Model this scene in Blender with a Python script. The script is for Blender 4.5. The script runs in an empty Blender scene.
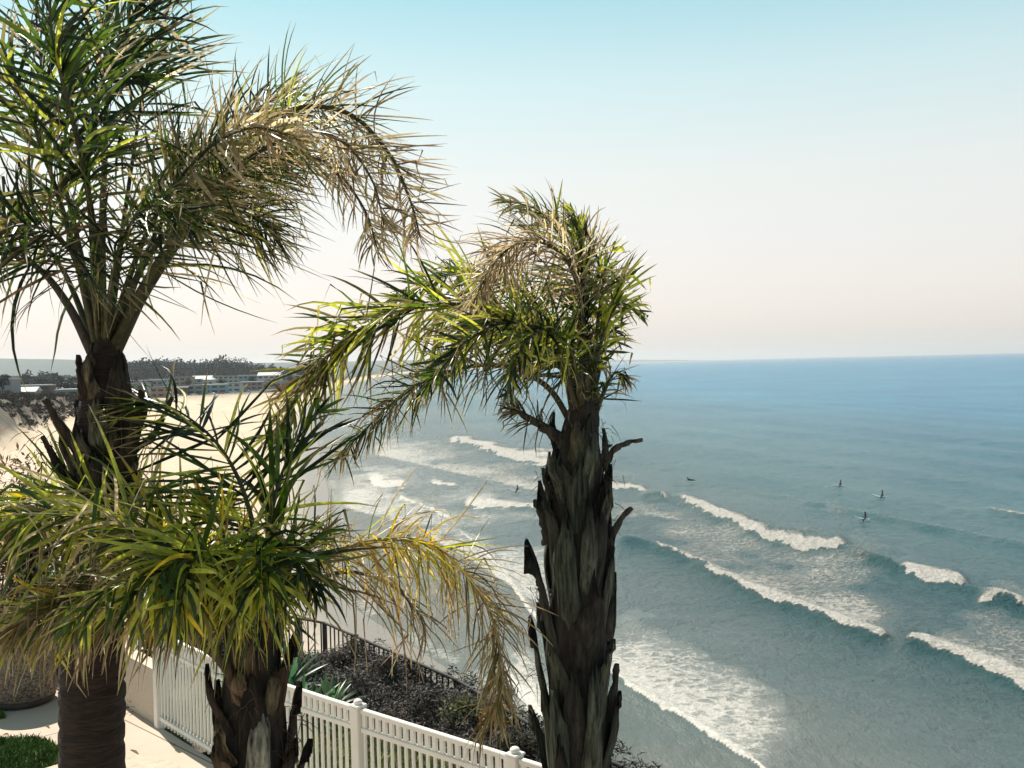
import bpy, bmesh, math, random
import numpy as np
from mathutils import Vector, Matrix, noise as mnoise

random.seed(7)
RNG = np.random.default_rng(11)
scene = bpy.context.scene
COL = scene.collection
R = math.radians

# ------------------------------------------------------------------ camera
F = 1000.0
CAMZ = 22.0
PITCH, ROLL = math.atan(0.020), math.atan(0.0234)
fwd = Vector((0, math.cos(PITCH), -math.sin(PITCH)))
right0 = Vector((1, 0, 0)); up0 = right0.cross(fwd)
right = right0 * math.cos(ROLL) - up0 * math.sin(ROLL)
up = up0 * math.cos(ROLL) + right0 * math.sin(ROLL)
CAM = Vector((0, 0, CAMZ))
cam_data = bpy.data.cameras.new('camera')
cam = bpy.data.objects.new('camera', cam_data); COL.objects.link(cam)
m = Matrix(((right.x, up.x, -fwd.x, 0), (right.y, up.y, -fwd.y, 0), (right.z, up.z, -fwd.z, CAMZ), (0, 0, 0, 1)))
cam.matrix_world = m
cam_data.sensor_width = 36; cam_data.lens = F / 1024 * 36
cam_data.clip_start = 0.1; cam_data.clip_end = 120000
scene.camera = cam

def ray(px, py):
    return right * ((px - 512) / F) + up * (-(py - 384) / F) + fwd
def at(px, py, d):
    return CAM + ray(px, py) * d
def ground(px, py, z=0.0):
    r = ray(px, py)
    return CAM + r * ((z - CAMZ) / r.z)
def project(P):
    """design-camera pixel of world points (n,3): used only to author where foam lies on the sea"""
    D = P - np.array(CAM)
    w = D @ np.array(fwd); u = D @ np.array(right); v = D @ np.array(up)
    w = np.maximum(w, 1e-3)
    return 512 + F * u / w, 384 - F * v / w

# ------------------------------------------------------------------ materials
def new_mat(name):
    mt = bpy.data.materials.new(name); mt.use_nodes = True
    nt = mt.node_tree
    return mt, nt, nt.nodes['Principled BSDF'], nt.nodes['Material Output']
def N(nt, typ, **kw):
    n = nt.nodes.new(typ)
    for k, v in kw.items():
        if k.startswith('in_'):
            key = k[3:]
            n.inputs[int(key) if key.isdigit() else key.replace('_', ' ')].default_value = v
        else: setattr(n, k, v)
    return n
def mixcol(nt, fac, a, b, blend='MIX'):
    n = nt.nodes.new('ShaderNodeMix'); n.data_type = 'RGBA'; n.blend_type = blend
    for s, v in ((0, fac), (6, a), (7, b)):
        if hasattr(v, 'links'): nt.links.new(v, n.inputs[s])
        else: n.inputs[s].default_value = v if s == 0 else (*v[:3], 1)
    return n.outputs[2]
def noise_out(nt, scale, detail=4, rough=0.55, coord='Object', stretch=(1, 1, 1)):
    tc = N(nt, 'ShaderNodeTexCoord'); mp = N(nt, 'ShaderNodeMapping'); mp.inputs['Scale'].default_value = stretch
    nt.links.new(tc.outputs[coord], mp.inputs[0])
    n = N(nt, 'ShaderNodeTexNoise'); n.inputs['Scale'].default_value = scale
    n.inputs['Detail'].default_value = detail; n.inputs['Roughness'].default_value = rough
    nt.links.new(mp.outputs[0], n.inputs['Vector'])
    return n.outputs['Fac']
def ramp(nt, src, a, b, ca=(0, 0, 0), cb=(1, 1, 1)):
    r = N(nt, 'ShaderNodeValToRGB'); nt.links.new(src, r.inputs[0])
    r.color_ramp.elements[0].position = a; r.color_ramp.elements[0].color = (*ca, 1)
    r.color_ramp.elements[1].position = b; r.color_ramp.elements[1].color = (*cb, 1)
    return r.outputs[0]
def bump(nt, src, bsdf, strength=0.4, dist=0.02):
    b = N(nt, 'ShaderNodeBump'); b.inputs['Strength'].default_value = strength; b.inputs['Distance'].default_value = dist
    nt.links.new(src, b.inputs['Height']); nt.links.new(b.outputs[0], bsdf.inputs['Normal'])
def simple(name, ca, cb, scale=8, rough=0.7, bstr=0.3, bdist=0.01, detail=5, stretch=(1, 1, 1), lo=.35, hi=.65, spec=.5, coord='Object'):
    mt, nt, bs, out = new_mat(name)
    n = noise_out(nt, scale, detail, .6, coord, stretch)
    nt.links.new(ramp(nt, n, lo, hi, ca, cb), bs.inputs['Base Color'])
    bs.inputs['Roughness'].default_value = rough
    bs.inputs['Specular IOR Level'].default_value = spec
    if bstr: bump(nt, n, bs, bstr, bdist)
    return mt

def leaf_material():
    mt, nt, bs, out = new_mat('palm_leaf')
    at_ = N(nt, 'ShaderNodeAttribute', attribute_name='Col')
    n = noise_out(nt, 22, 3)
    c = mixcol(nt, ramp(nt, n, .3, .7, (.0,) * 3, (1,) * 3), at_.outputs['Color'], at_.outputs['Color'])
    hsv = N(nt, 'ShaderNodeHueSaturation'); nt.links.new(at_.outputs['Color'], hsv.inputs['Color'])
    mr = N(nt, 'ShaderNodeMapRange'); nt.links.new(n, mr.inputs[0]); mr.inputs[1].default_value = .3; mr.inputs[2].default_value = .7
    mr.inputs[3].default_value = .75; mr.inputs[4].default_value = 1.2
    nt.links.new(mr.outputs[0], hsv.inputs['Value'])
    nt.links.new(hsv.outputs[0], bs.inputs['Base Color'])
    bs.inputs['Roughness'].default_value = .33; bs.inputs['Specular IOR Level'].default_value = .5
    tr = N(nt, 'ShaderNodeBsdfTranslucent')
    g = N(nt, 'ShaderNodeHueSaturation'); nt.links.new(hsv.outputs[0], g.inputs['Color'])
    g.inputs['Value'].default_value = 1.9; g.inputs['Saturation'].default_value = 1.1; g.inputs['Hue'].default_value = .495
    nt.links.new(g.outputs[0], tr.inputs['Color'])
    mx = N(nt, 'ShaderNodeMixShader'); mx.inputs[0].default_value = .46
    nt.links.new(bs.outputs[0], mx.inputs[1]); nt.links.new(tr.outputs[0], mx.inputs[2])
    nt.links.new(mx.outputs[0], out.inputs['Surface'])
    return mt
LEAF = leaf_material()
def attr_mat(name, rough=.8, nscale=6, bstr=.5, bdist=.02, spec=.3, stretch=(1, 1, 1), vlo=.45, vhi=1.35):
    mt, nt, bs, out = new_mat(name)
    a = N(nt, 'ShaderNodeAttribute', attribute_name='Col')
    n = noise_out(nt, nscale, 6, .65, 'Object', stretch)
    v = ramp(nt, n, .34, .66, (vlo,) * 3, (vhi,) * 3)
    nt.links.new(mixcol(nt, 1.0, a.outputs['Color'], v, 'MULTIPLY'), bs.inputs['Base Color'])
    bs.inputs['Roughness'].default_value = rough; bs.inputs['Specular IOR Level'].default_value = spec
    bump(nt, n, bs, bstr, bdist)
    return mt
BARK_FIBRE = attr_mat('palm_leaf_base_fibre', .85, 4, 1.0, .04, stretch=(7, 7, .8), vlo=.05, vhi=1.35)
RACHIS = attr_mat('palm_rachis', .55, 10, .3, .01)
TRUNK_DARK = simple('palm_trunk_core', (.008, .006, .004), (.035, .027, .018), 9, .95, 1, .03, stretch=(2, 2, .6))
TRUNK_RING = None

# ------------------------------------------------------------------ objects
def link(o): COL.objects.link(o); return o
def tag(o, label=None, cat=None, group=None, kind=None):
    if label: o['label'] = label
    if cat: o['category'] = cat
    if group: o['group'] = group
    if kind: o['kind'] = kind
    return o
def empty(name, loc=(0, 0, 0), rz=0):
    o = bpy.data.objects.new(name, None); o.empty_display_size = .3
    o.location = loc; o.rotation_euler = (0, 0, rz); return link(o)
def npmesh(name, verts, faces, mat, parent=None, col=None, smooth=False, attrs=None):
    verts = np.asarray(verts, dtype=np.float32); faces = np.asarray(faces, dtype=np.int32)
    me = bpy.data.meshes.new(name)
    nv, nf, k = len(verts), len(faces), faces.shape[1]
    me.vertices.add(nv); me.vertices.foreach_set('co', verts.ravel())
    me.loops.add(nf * k); me.loops.foreach_set('vertex_index', faces.ravel())
    me.polygons.add(nf); me.polygons.foreach_set('loop_start', np.arange(0, nf * k, k, dtype=np.int32))
    me.update(calc_edges=True)
    if smooth: me.polygons.foreach_set('use_smooth', np.ones(nf, dtype=bool))
    if col is not None:
        a = me.color_attributes.new('Col', 'FLOAT_COLOR', 'POINT')
        c = np.ones((nv, 4), dtype=np.float32); c[:, :3] = col; a.data.foreach_set('color', c.ravel())
    for an, av in (attrs or {}).items():
        a = me.attributes.new(an, 'FLOAT', 'POINT'); a.data.foreach_set('value', np.asarray(av, dtype=np.float32))
    me.materials.append(mat); me.validate()
    o = link(bpy.data.objects.new(name, me))
    if parent: o.parent = parent
    return o
def bmobj(name, bm, mat, parent=None, smooth=False):
    me = bpy.data.meshes.new(name); bm.normal_update(); bm.to_mesh(me); bm.free()
    if smooth:
        for p in me.polygons: p.use_smooth = True
    me.materials.append(mat)
    o = link(bpy.data.objects.new(name, me))
    if parent: o.parent = parent
    return o
def bx(bm, x0, x1, y0, y1, z0, z1, M=None):
    vs = [bm.verts.new((x, y, z)) for z in (z0, z1) for y in (y0, y1) for x in (x0, x1)]
    if M is not None:
        for v in vs: v.co = M @ v.co
    for f in ((0, 2, 3, 1), (4, 5, 7, 6), (0, 1, 5, 4), (1, 3, 7, 5), (3, 2, 6, 7), (2, 0, 4, 6)):
        bm.faces.new([vs[i] for i in f])
    return vs
def grid_faces(nr, nc, wrap=False):
    i = np.arange(nr - 1)[:, None]; j = np.arange(nc if wrap else nc - 1)[None, :]
    j2 = (j + 1) % nc
    return np.stack([i * nc + j, i * nc + j2, (i + 1) * nc + j2, (i + 1) * nc + j], -1).reshape(-1, 4)
def nrm(a): return a / np.maximum(np.linalg.norm(a, axis=-1, keepdims=True), 1e-9)
def catmull(P, n):
    P = np.asarray(P, float); P = np.vstack([2 * P[0] - P[1], P, 2 * P[-1] - P[-2]])
    segs = len(P) - 3; t = np.linspace(0, segs - 1e-6, n); i = t.astype(int); u = (t - i)[:, None]
    p0, p1, p2, p3 = P[i], P[i + 1], P[i + 2], P[i + 3]
    return .5 * (2 * p1 + (p2 - p0) * u + (2 * p0 - 5 * p1 + 4 * p2 - p3) * u ** 2 + (3 * p1 - p0 - 3 * p2 + p3) * u ** 3)
def resample(C, n):
    s = np.r_[0, np.cumsum(np.linalg.norm(np.diff(C, axis=0), axis=1))]; u = np.linspace(0, s[-1], n)
    return np.stack([np.interp(u, s, C[:, k]) for k in range(3)], 1), s[-1]
def tube(C, rad, seg=7, flat=1.0):
    C = np.asarray(C, float); n = len(C); T = nrm(np.gradient(C, axis=0))
    ref = np.array([0.13, 0.9, .2]); A = nrm(np.cross(T, ref)); B = np.cross(T, A)
    a = np.linspace(0, 2 * np.pi, seg, endpoint=False)
    r = np.asarray(rad)[:, None, None]
    V = C[:, None, :] + r * (np.cos(a)[None, :, None] * A[:, None, :] + flat * np.sin(a)[None, :, None] * B[:, None, :])
    return V.reshape(-1, 3), grid_faces(n, seg, True)

# ------------------------------------------------------------------ world / sun
SUN_AZ, SUN_EL = -34.0, 52.0
w = bpy.data.worlds.new('World'); scene.world = w; w.use_nodes = True
nt = w.node_tree; bg = nt.nodes['Background']
sky = N(nt, 'ShaderNodeTexSky', sky_type='NISHITA', sun_disc=False, sun_elevation=R(SUN_EL), sun_rotation=R(SUN_AZ))
sky.air_density = 1.3; sky.dust_density = 3.0; sky.ozone_density = 1.6; sky.altitude = 0
tc = N(nt, 'ShaderNodeTexCoord'); sx = N(nt, 'ShaderNodeSeparateXYZ'); nt.links.new(tc.outputs['Generated'], sx.inputs[0])
cr = N(nt, 'ShaderNodeValToRGB'); nt.links.new(sx.outputs['Z'], cr.inputs[0])
el = cr.color_ramp.elements
el[0].position = 0.0; el[0].color = SKY0 = (1.12, 1.12, 1.22, 1)
el[1].position = 1.0; el[1].color = (.42, .52, .50, 1)
for p, c in ((.03, (1.46, 1.46, 1.68, 1)), (.06, (1.38, 1.37, 1.56, 1)), (.10, (1.18, 1.13, 1.24, 1)), (.17, (1.02, 1.06, 1.02, 1)), (.26, (.86, 1.08, 1.0, 1)), (.36, (.40, .86, .86, 1)), (.55, (.36, .62, .62, 1))):
    e = el.new(p); e.color = c
mu = mixcol(nt, 1.0, sky.outputs[0], cr.outputs[0], 'MULTIPLY')
air = N(nt, 'ShaderNodeValToRGB'); nt.links.new(sx.outputs['Z'], air.inputs[0]); ae = air.color_ramp.elements
ae[0].position = 0; ae[0].color = (5.4, 4.85, 4.5, 1); ae[1].position = 1; ae[1].color = (.7, 1.15, 1.3, 1)
for p, c in ((.05, (5.45, 5.0, 4.68)), (.11, (5.4, 5.2, 4.95)), (.18, (5.2, 5.25, 5.02)), (.27, (3.9, 4.9, 4.95)), (.36, (2.3, 4.1, 4.6)), (.55, (1.1, 2.0, 2.3))):
    e = ae.new(p); e.color = (*c, 1)
mu = mixcol(nt, .78, mu, air.outputs[0])
nt.links.new(mu, bg.inputs['Color']); bg.inputs['Strength'].default_value = 0.11
sd = bpy.data.lights.new('sun', 'SUN'); sd.energy = 5.0; sd.angle = R(.5); sd.color = (1, .93, .82)
so = link(bpy.data.objects.new('sun', sd))
sdir = Vector((math.sin(R(SUN_AZ)) * math.cos(R(SUN_EL)), math.cos(R(SUN_AZ)) * math.cos(R(SUN_EL)), math.sin(R(SUN_EL))))
so.rotation_euler = sdir.to_track_quat('Z', 'Y').to_euler()
scene.view_settings.view_transform = 'Standard'; scene.view_settings.look = 'None'
scene.view_settings.exposure = 0.6; scene.view_settings.gamma = 1.0

# ------------------------------------------------------------------ vector value noise
_perm = np.random.default_rng(3).random((256, 256))
def vnoise(x, y):
    xi = np.floor(x).astype(int); yi = np.floor(y).astype(int); fx = x - xi; fy = y - yi
    fx = fx * fx * (3 - 2 * fx); fy = fy * fy * (3 - 2 * fy)
    a = _perm[xi & 255, yi & 255]; b = _perm[(xi + 1) & 255, yi & 255]; c = _perm[xi & 255, (yi + 1) & 255]; d = _perm[(xi + 1) & 255, (yi + 1) & 255]
    return (a * (1 - fx) + b * fx) * (1 - fy) + (c * (1 - fx) + d * fx) * fy
def fbm(x, y, o=4):
    s = 0; a = .5; f = 1
    for k in range(o): s = s + a * vnoise(x * f + 17 * k, y * f + 31 * k); a *= .5; f *= 2.03
    return s
def sstep(a, b, x):
    t = np.clip((x - a) / (b - a), 0, 1); return t * t * (3 - 2 * t)

# shoreline S(y) and top edge of the bluff T(y); the sea lies at x > S
SY = [-60, 0, 45, 62, 91, 167, 271, 420, 710, 830, 1400, 3000, 5000, 9000, 14000, 20000]
SX = [22, 17, 7, 0, -15, -31, -53, -84, -135, -150, -225, -330, -300, 0, 1500, 4500]
TY = [-60, 0, 11, 15.5, 17.6, 18.5, 20, 30, 100, 170, 340, 442, 500, 594, 680, 705, 826, 1400, 3000, 5000, 9000, 14000, 20000]
TX = [22, 9, 1.7, -1.3, -3.1, -5.2, -11, -28, -70, -106, -178, -211, -223, -232, -230, -198, -180, -258, -370, -340, -40, 1430, 4400]
def height(x, y):
    S = np.interp(y, SY, SX); T = np.interp(y, TY, TX)
    inl = S - x                                                 # metres inland
    beach = np.where(inl < 0, inl * .03, 2.6 * (1 - np.exp(-np.maximum(inl, 0) / 45)))
    beach = beach + np.clip(inl / 60, 0, 1) * (fbm(x / 14, y / 14, 3) - .47) * .5
    Htop = np.interp(y, [0, 30, 60, 450, 560, 660, 1000], [16.5, 16.5, 16, 12.5, 9, 5, 4.5])
    wdt = np.interp(y, [0, 25, 60, 300, 600], [5, 6, 10, 16, 26])
    jag = (fbm(x / 9, y / 9, 3) - .47) * np.interp(y, [30, 100, 400], [0, 5, 12])
    c = sstep(0, 1, (T - x + jag + wdt * 0) / wdt + (0.0))
    # near the garden the edge is at T and the face falls outward from it
    c = sstep(-1, 0, (T - x + jag) / wdt)
    h = beach * (1 - c) + Htop * c
    r = np.hypot(x, y)
    inl2 = np.maximum(-x - 1200, 0) / 2500
    hills = sstep(3500, 7500, r) * sstep(-200, 1500, S - x) * (45 + 105 * fbm(x / 1500 + 3, y / 1500, 4)) * np.interp(np.degrees(np.arctan2(x, y)), [-40, -26, -12, 0, 6, 9.5, 12], [1.18, 1.05, .72, .6, .45, .3, .0])
    return h + np.maximum(hills, 0)

# ------------------------------------------------------------------ terrain sheet (sand, bluff, plain, hills)
def terrain():
    rr = [2.0]
    while rr[-1] < 20000: rr.append(rr[-1] * (1.018 if rr[-1] < 1500 else 1.035) + .12)
    rr = np.array(rr); aa = np.radians(np.arange(-88, 60, .22))
    X = rr[:, None] * np.sin(aa)[None]; Y = rr[:, None] * np.cos(aa)[None]
    Z = height(X, Y)
    V = np.stack([X, Y, Z], -1).reshape(-1, 3)
    S = np.interp(Y, SY, SX); inl = (S - X).ravel()
    mt, nt, bs, out = new_mat('beach_and_bluff')
    a = N(nt, 'ShaderNodeAttribute', attribute_name='inland'); hgt = N(nt, 'ShaderNodeAttribute', attribute_name='rise')
    town = N(nt, 'ShaderNodeAttribute', attribute_name='town')
    n1 = noise_out(nt, .05, 5); n2 = noise_out(nt, 1.3, 6, .7)
    sand = mixcol(nt, ramp(nt, n1, .35, .65), (.48, .375, .27), (.55, .44, .325))
    sand = mixcol(nt, ramp(nt, n2, .56, .72), sand, (.36, .27, .19))
    n3 = noise_out(nt, .35, 5, .75, stretch=(2.2, .5, 1))
    sand = mixcol(nt, ramp(nt, n3, .60, .68), sand, (.30, .23, .16))
    wet = N(nt, 'ShaderNodeMapRange'); nt.links.new(a.outputs['Fac'], wet.inputs[0]); wet.inputs[1].default_value = 3; wet.inputs[2].default_value = 13; wet.inputs[3].default_value = 1; wet.inputs[4].default_value = 0
    c = mixcol(nt, wet.outputs[0], sand, (.19, .16, .13))
    veg = mixcol(nt, ramp(nt, noise_out(nt, .12, 6, .7), .42, .56), (.13, .09, .06), (.04, .042, .025))
    veg = mixcol(nt, ramp(nt, n2, .5, .6), veg, (.04, .035, .025))
    c = mixcol(nt, hgt.outputs['Fac'], c, veg)
    tw = mixcol(nt, ramp(nt, noise_out(nt, .02, 6, .75), .4, .6), (.016, .04, .042), (.05, .075, .07))  # town and hill tones with the blue of distance haze mixed in
    c = mixcol(nt, town.outputs['Fac'], c, tw)
    nt.links.new(c, bs.inputs['Base Color'])
    ro = N(nt, 'ShaderNodeMapRange'); nt.links.new(wet.outputs[0], ro.inputs[0]); ro.inputs[3].default_value = .95; ro.inputs[4].default_value = .3
    nt.links.new(ro.outputs[0], bs.inputs['Roughness'])
    bump(nt, n2, bs, .55, .12)
    Tx = np.interp(Y, TY, TX).ravel()
    rise = sstep(4.0, 6.5, Z.ravel() + 2.5 * (fbm(X.ravel() / 6, Y.ravel() / 6, 3) - .5)) * (np.hypot(X, Y).ravel() < 1100)
    inlB = Tx - X.ravel()
    tw_ = sstep(-14, 4, inlB + 20 * (fbm(X.ravel() / 25, Y.ravel() / 25) - .5)) * sstep(620, 800, Y.ravel())
    o = npmesh('beach', V, grid_faces(len(rr), len(aa)), mt, smooth=True, attrs={'inland': inl, 'rise': rise, 'town': tw_})
    tag(o, kind='structure')
terrain()

# ------------------------------------------------------------------ sea
def poly_mask(px, py, pts):
    inside = np.zeros(px.shape, bool); n = len(pts)
    for i in range(n):
        x0, y0 = pts[i]; x1, y1 = pts[(i + 1) % n]
        c = ((y0 > py) != (y1 > py)) & (px < (x1 - x0) * (py - y0) / ((y1 - y0) or 1e-9) + x0)
        inside ^= c
    return inside
def sea():
    rr = [36.0]
    while rr[-1] < 60000:
        r = rr[-1]; rr.append(r + max(.28, r * r / 22.0 / F * 1.15) if r < 900 else r * 1.06)
    rr = np.array(rr); aa = np.arctan(np.r_[np.arange(-1300, -320, 12), np.arange(-320, 560, 1.3), np.arange(560, 1600, 14)] / F)
    X = rr[:, None] * np.sin(aa)[None]; Y = rr[:, None] * np.cos(aa)[None]
    P = np.stack([X.ravel(), Y.ravel(), np.zeros(X.size)], 1)
    px, py = project(P); X = P[:, 0]; Y = P[:, 1]
    foam = np.zeros(len(P)); lace = np.zeros(len(P)); Z = np.zeros(len(P)); face = np.zeros(len(P))
    j1 = (fbm(X / 2.2 + 5, Y / 3.5, 4) - .47); j2 = (fbm(X / 9, Y / 12 + 9, 3) - .45)
    fine = (fbm(X / .7 + 5, Y / 1.1, 3) - .45)
    # leading (shoreward) edges: [(px,py)...], solid foam depth px, lace depth px, wave height m
    lines = [
        ([(676, 500), (700, 513), (735, 528), (770, 545), (805, 554), (850, 552)], [3, 9, 12, 20, 26, 8], [4, 8, 10, 6, 5, 4], .9),
        ([(650, 546), (690, 563), (745, 592), (790, 611), (830, 626), (862, 637), (892, 641)], [2, 5, 7, 8, 8, 7, 3], [16, 42, 66, 80, 92, 84, 54], .8),
        ([(904, 644), (925, 651), (950, 660), (985, 675), (1024, 694), (1120, 748)], [3, 8, 10, 13, 15, 14], [3, 10, 28, 46, 60, 60], .9),
        ([(898, 571), (925, 583), (950, 590), (970, 590)], [4, 12, 14, 5], [3, 8, 10, 6], .8),
        ([(975, 606), (1000, 606), (1060, 618)], [4, 5, 6], [18, 22, 24], .5),
        ([(560, 668), (612, 678), (640, 695), (672, 714), (705, 735), (740, 757), (790, 795)], [6, 6, 5, 6, 7, 8, 8], [26, 34, 52, 70, 84, 92, 60], .25),
        ([(446, 441), (470, 446), (500, 456), (540, 468), (580, 470)], [3, 9, 13, 20, 20], [4, 10, 12, 12, 12], .6),
        ([(604, 489), (625, 492), (652, 494)], [16, 14, 3], [18, 16, 8], .5),
        ([(655, 499), (672, 503)], [5, 3], [6, 3], .3),
        ([(462, 506), (490, 509), (525, 510), (560, 508)], [10, 16, 6, 3], [12, 16, 14, 10], .4),
        ([(428, 484), (445, 488), (462, 486)], [7, 6, 2], [8, 7, 6], .3),
        ([(366, 481), (385, 492), (410, 486)], [12, 20, 10], [20, 26, 16], .2),
        ([(395, 496), (430, 512), (455, 520)], [5, 5, 3], [22, 24, 14], .2),
        ([(455, 528), (486, 556), (508, 582), (524, 606), (540, 628), (560, 655)], [3, 5, 8, 9, 10, 10], [14, 30, 38, 44, 50, 46], .2),
        ([(500, 668), (522, 698), (540, 722), (570, 765)], [8, 12, 14, 12], [20, 34, 40, 40], .15),
        ([(985, 512), (1010, 516), (1060, 524)], [2, 3, 3], [4, 6, 6], .5),
        ([(330, 505), (400, 522), (470, 560), (545, 610), (570, 640)], [0, 0, 0, 0, 0], [50, 62, 70, 80, 60], 0),
        ([(846, 552), (875, 562), (902, 572)], [0, 0, 0], [4, 8, 4], .9),
        ([(966, 590), (990, 600), (1030, 612)], [0, 0, 0], [2, 3, 3], .7),
        ([(800, 500), (900, 520), (1000, 540), (1100, 560)], [0, 0, 0, 0], [0, 0, 0, 0], .35),
        ([(640, 498), (655, 497), (678, 501)], [1, 1, 1], [2, 4, 4], .7),
        ([(618, 540), (636, 542), (654, 547)], [0, 0, 1], [2, 3, 4], .7),
        ([(600, 520), (650, 515), (700, 528)], [0, 0, 0], [26, 22, 12], 0),
        ([(360, 452), (440, 470), (540, 492), (580, 500)], [0, 0, 0, 0], [24, 26, 24, 20], 0),
    ]
    for pts, th, tail, hw in lines:
        xs = [p[0] for p in pts]; ys = [p[1] for p in pts]
        m_ = (px > xs[0] - 6) & (px < xs[-1] + 45)
        if not m_.any(): continue
        x = px[m_]; e = np.interp(x, xs, ys); t = .82 * np.interp(x, xs, th); tl = np.interp(x, xs, tail)
        endf = sstep(xs[0] - 5, xs[0] + 10, x) * sstep(xs[-1] + 5, xs[-1] - 12, x)
        v = e + (9 * j1[m_] + 6 * fine[m_]) * np.minimum(1, t / 6 + .25) - py[m_]
        tt = np.maximum(t, .8) * (.85 + 1.5 * j2[m_] + 1.3 * j1[m_] + .8 * fine[m_])
        s = sstep(-.9, .9, v) * sstep(np.maximum(tt, t * .45) * 1.5 + 1.5, np.maximum(tt, t * .45) * .4, v) * endf * sstep(.3, 2.5, t)
        foam[m_] = np.maximum(foam[m_], s)
        el_ = sstep(xs[0] - 5, xs[0] + 25, x) * sstep(xs[-1] + 8 + 50 * j2[m_] + v * .25, xs[-1] - 45 + 50 * j2[m_] + v * .25, x)
        l = sstep(-.8, 1.5, v) * np.clip(1 - v / np.maximum(tl * (1 + 2.6 * j2[m_] + 1.6 * j1[m_]), 1), 0, 1) ** .5 * el_
        lace[m_] = np.maximum(lace[m_], l * (.85 + .5 * j2[m_]))
        v0 = e - py[m_]; d = v0 / np.maximum(t, 4)
        Z[m_] += hw * endf * np.exp(-((v0 - .8 * t) / (t * .7 + 3)) ** 2)
        face[m_] = np.maximum(face[m_], endf * np.exp(-((v0 + 2.2) / 3.5) ** 2) * min(1, hw))
    # swell offshore
    S = np.interp(Y, SY, SX); off = X - S
    ph = off + 30 * (fbm(X / 60, Y / 90, 3) - .5) + Y * .05
    Z += .42 * np.sin(ph / 4.1) * sstep(25, 90, off) * (fbm(X / 30 + 3, Y / 40, 3) * 1.2) * sstep(800, 250, Y)
    Z += (fbm(X / 1.9, Y / 3.4, 3) - .47) * .35 * sstep(10, 40, off) * sstep(700, 250, np.hypot(X, Y))
    Z *= sstep(0, 8, off)
    shore = sstep(-2, 1.5, off) * sstep(4, 1.2, off) * .5
    mt, nt, bs, out = new_mat('sea_water')
    af = N(nt, 'ShaderNodeAttribute', attribute_name='foam'); al = N(nt, 'ShaderNodeAttribute', attribute_name='lace')
    ao = N(nt, 'ShaderNodeAttribute', attribute_name='offshore'); ac = N(nt, 'ShaderNodeAttribute', attribute_name='face')
    def mrange(src, a, b, c=0, d=1):
        r = N(nt, 'ShaderNodeMapRange'); nt.links.new(src, r.inputs[0])
        for k, v in zip((1, 2, 3, 4), (a, b, c, d)): r.inputs[k].default_value = v
        return r.outputs[0]
    def math_(op, a, b):
        n = N(nt, 'ShaderNodeMath', operation=op)
        for k, v in ((0, a), (1, b)):
            if hasattr(v, 'links'): nt.links.new(v, n.inputs[k])
            else: n.inputs[k].default_value = v
        return n.outputs[0]
    c = mixcol(nt, mrange(ao.outputs['Fac'], 2, 22), (.17, .15, .125), (.115, .135, .13))
    c = mixcol(nt, mrange(ao.outputs['Fac'], 18, 75), c, (.065, .15, .165))
    c = mixcol(nt, mrange(ao.outputs['Fac'], 70, 260), c, (.022, .19, .30))
    c = mixcol(nt, mrange(ao.outputs['Fac'], 300, 2500), c, (.006, .15, .275))
    c = mixcol(nt, math_('MULTIPLY', ac.outputs['Fac'], .65), c, (.025, .09, .085))
    streak = noise_out(nt, .012, 6, .6)
    c = mixcol(nt, mrange(streak, .35, .62), c, mixcol(nt, 1.0, c, (.45, .72, .82), 'MULTIPLY'))
    w1 = noise_out(nt, 1.15, 7, .72, stretch=(1, .55, 1)); w2 = noise_out(nt, .24, 5, .6, stretch=(1, .5, 1)); w3 = noise_out(nt, .05, 4, .55, stretch=(1, .6, 1))
    lacen = noise_out(nt, 1.5, 6, .75, stretch=(1, .7, 1)); vor = N(nt, 'ShaderNodeTexVoronoi', feature='DISTANCE_TO_EDGE'); vor.inputs['Scale'].default_value = .9
    tcn = N(nt, 'ShaderNodeTexCoord'); dn = N(nt, 'ShaderNodeTexNoise'); dn.inputs['Scale'].default_value = .8; dn.inputs['Detail'].default_value = 4
    nt.links.new(tcn.outputs['Object'], dn.inputs['Vector'])
    vm = N(nt, 'ShaderNodeVectorMath', operation='MULTIPLY_ADD'); nt.links.new(dn.outputs['Color'], vm.inputs[0]); vm.inputs[1].default_value = (2.6, 2.6, 0); nt.links.new(tcn.outputs['Object'], vm.inputs[2])
    nt.links.new(vm.outputs[0], vor.inputs['Vector'])
    cell = mrange(vor.outputs['Distance'], 0.0, .3, 1, 0)
    lsum = math_('ADD', math_('MULTIPLY', al.outputs['Fac'], .62), math_('ADD', math_('MULTIPLY', cell, .22), math_('MULTIPLY', lacen, .75)))
    lmask = math_('MULTIPLY', mrange(lsum, .73, 1.02), mrange(al.outputs['Fac'], .02, .25))
    fl = noise_out(nt, 2.6, 6, .75)
    fmask = mrange(math_('ADD', af.outputs['Fac'], math_('MULTIPLY', math_('SUBTRACT', fl, .5), 1.1)), .28, .72)
    milk = math_('MULTIPLY', math_('MULTIPLY', al.outputs['Fac'], w2), .72)
    mask = math_('MAXIMUM', math_('MAXIMUM', math_('MULTIPLY', lmask, .85), milk), fmask)
    # foam colour, mottled between two tones by noise
    fc = mixcol(nt, mrange(fl, .3, .65), (.34, .33, .31), (.60, .575, .53))
    col = mixcol(nt, mask, c, fc)
    nt.links.new(col, bs.inputs['Base Color'])
    nt.links.new(mrange(mask, 0, 1, .24, .9), bs.inputs['Roughness'])
    bs.inputs['IOR'].default_value = 1.33; bs.inputs['Specular IOR Level'].default_value = .22
    b1 = N(nt, 'ShaderNodeBump'); b1.inputs['Distance'].default_value = 2.0; b1.inputs['Strength'].default_value = .8
    b2 = N(nt, 'ShaderNodeBump'); b2.inputs['Distance'].default_value = 1.2; b2.inputs['Strength'].default_value = .9
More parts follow.
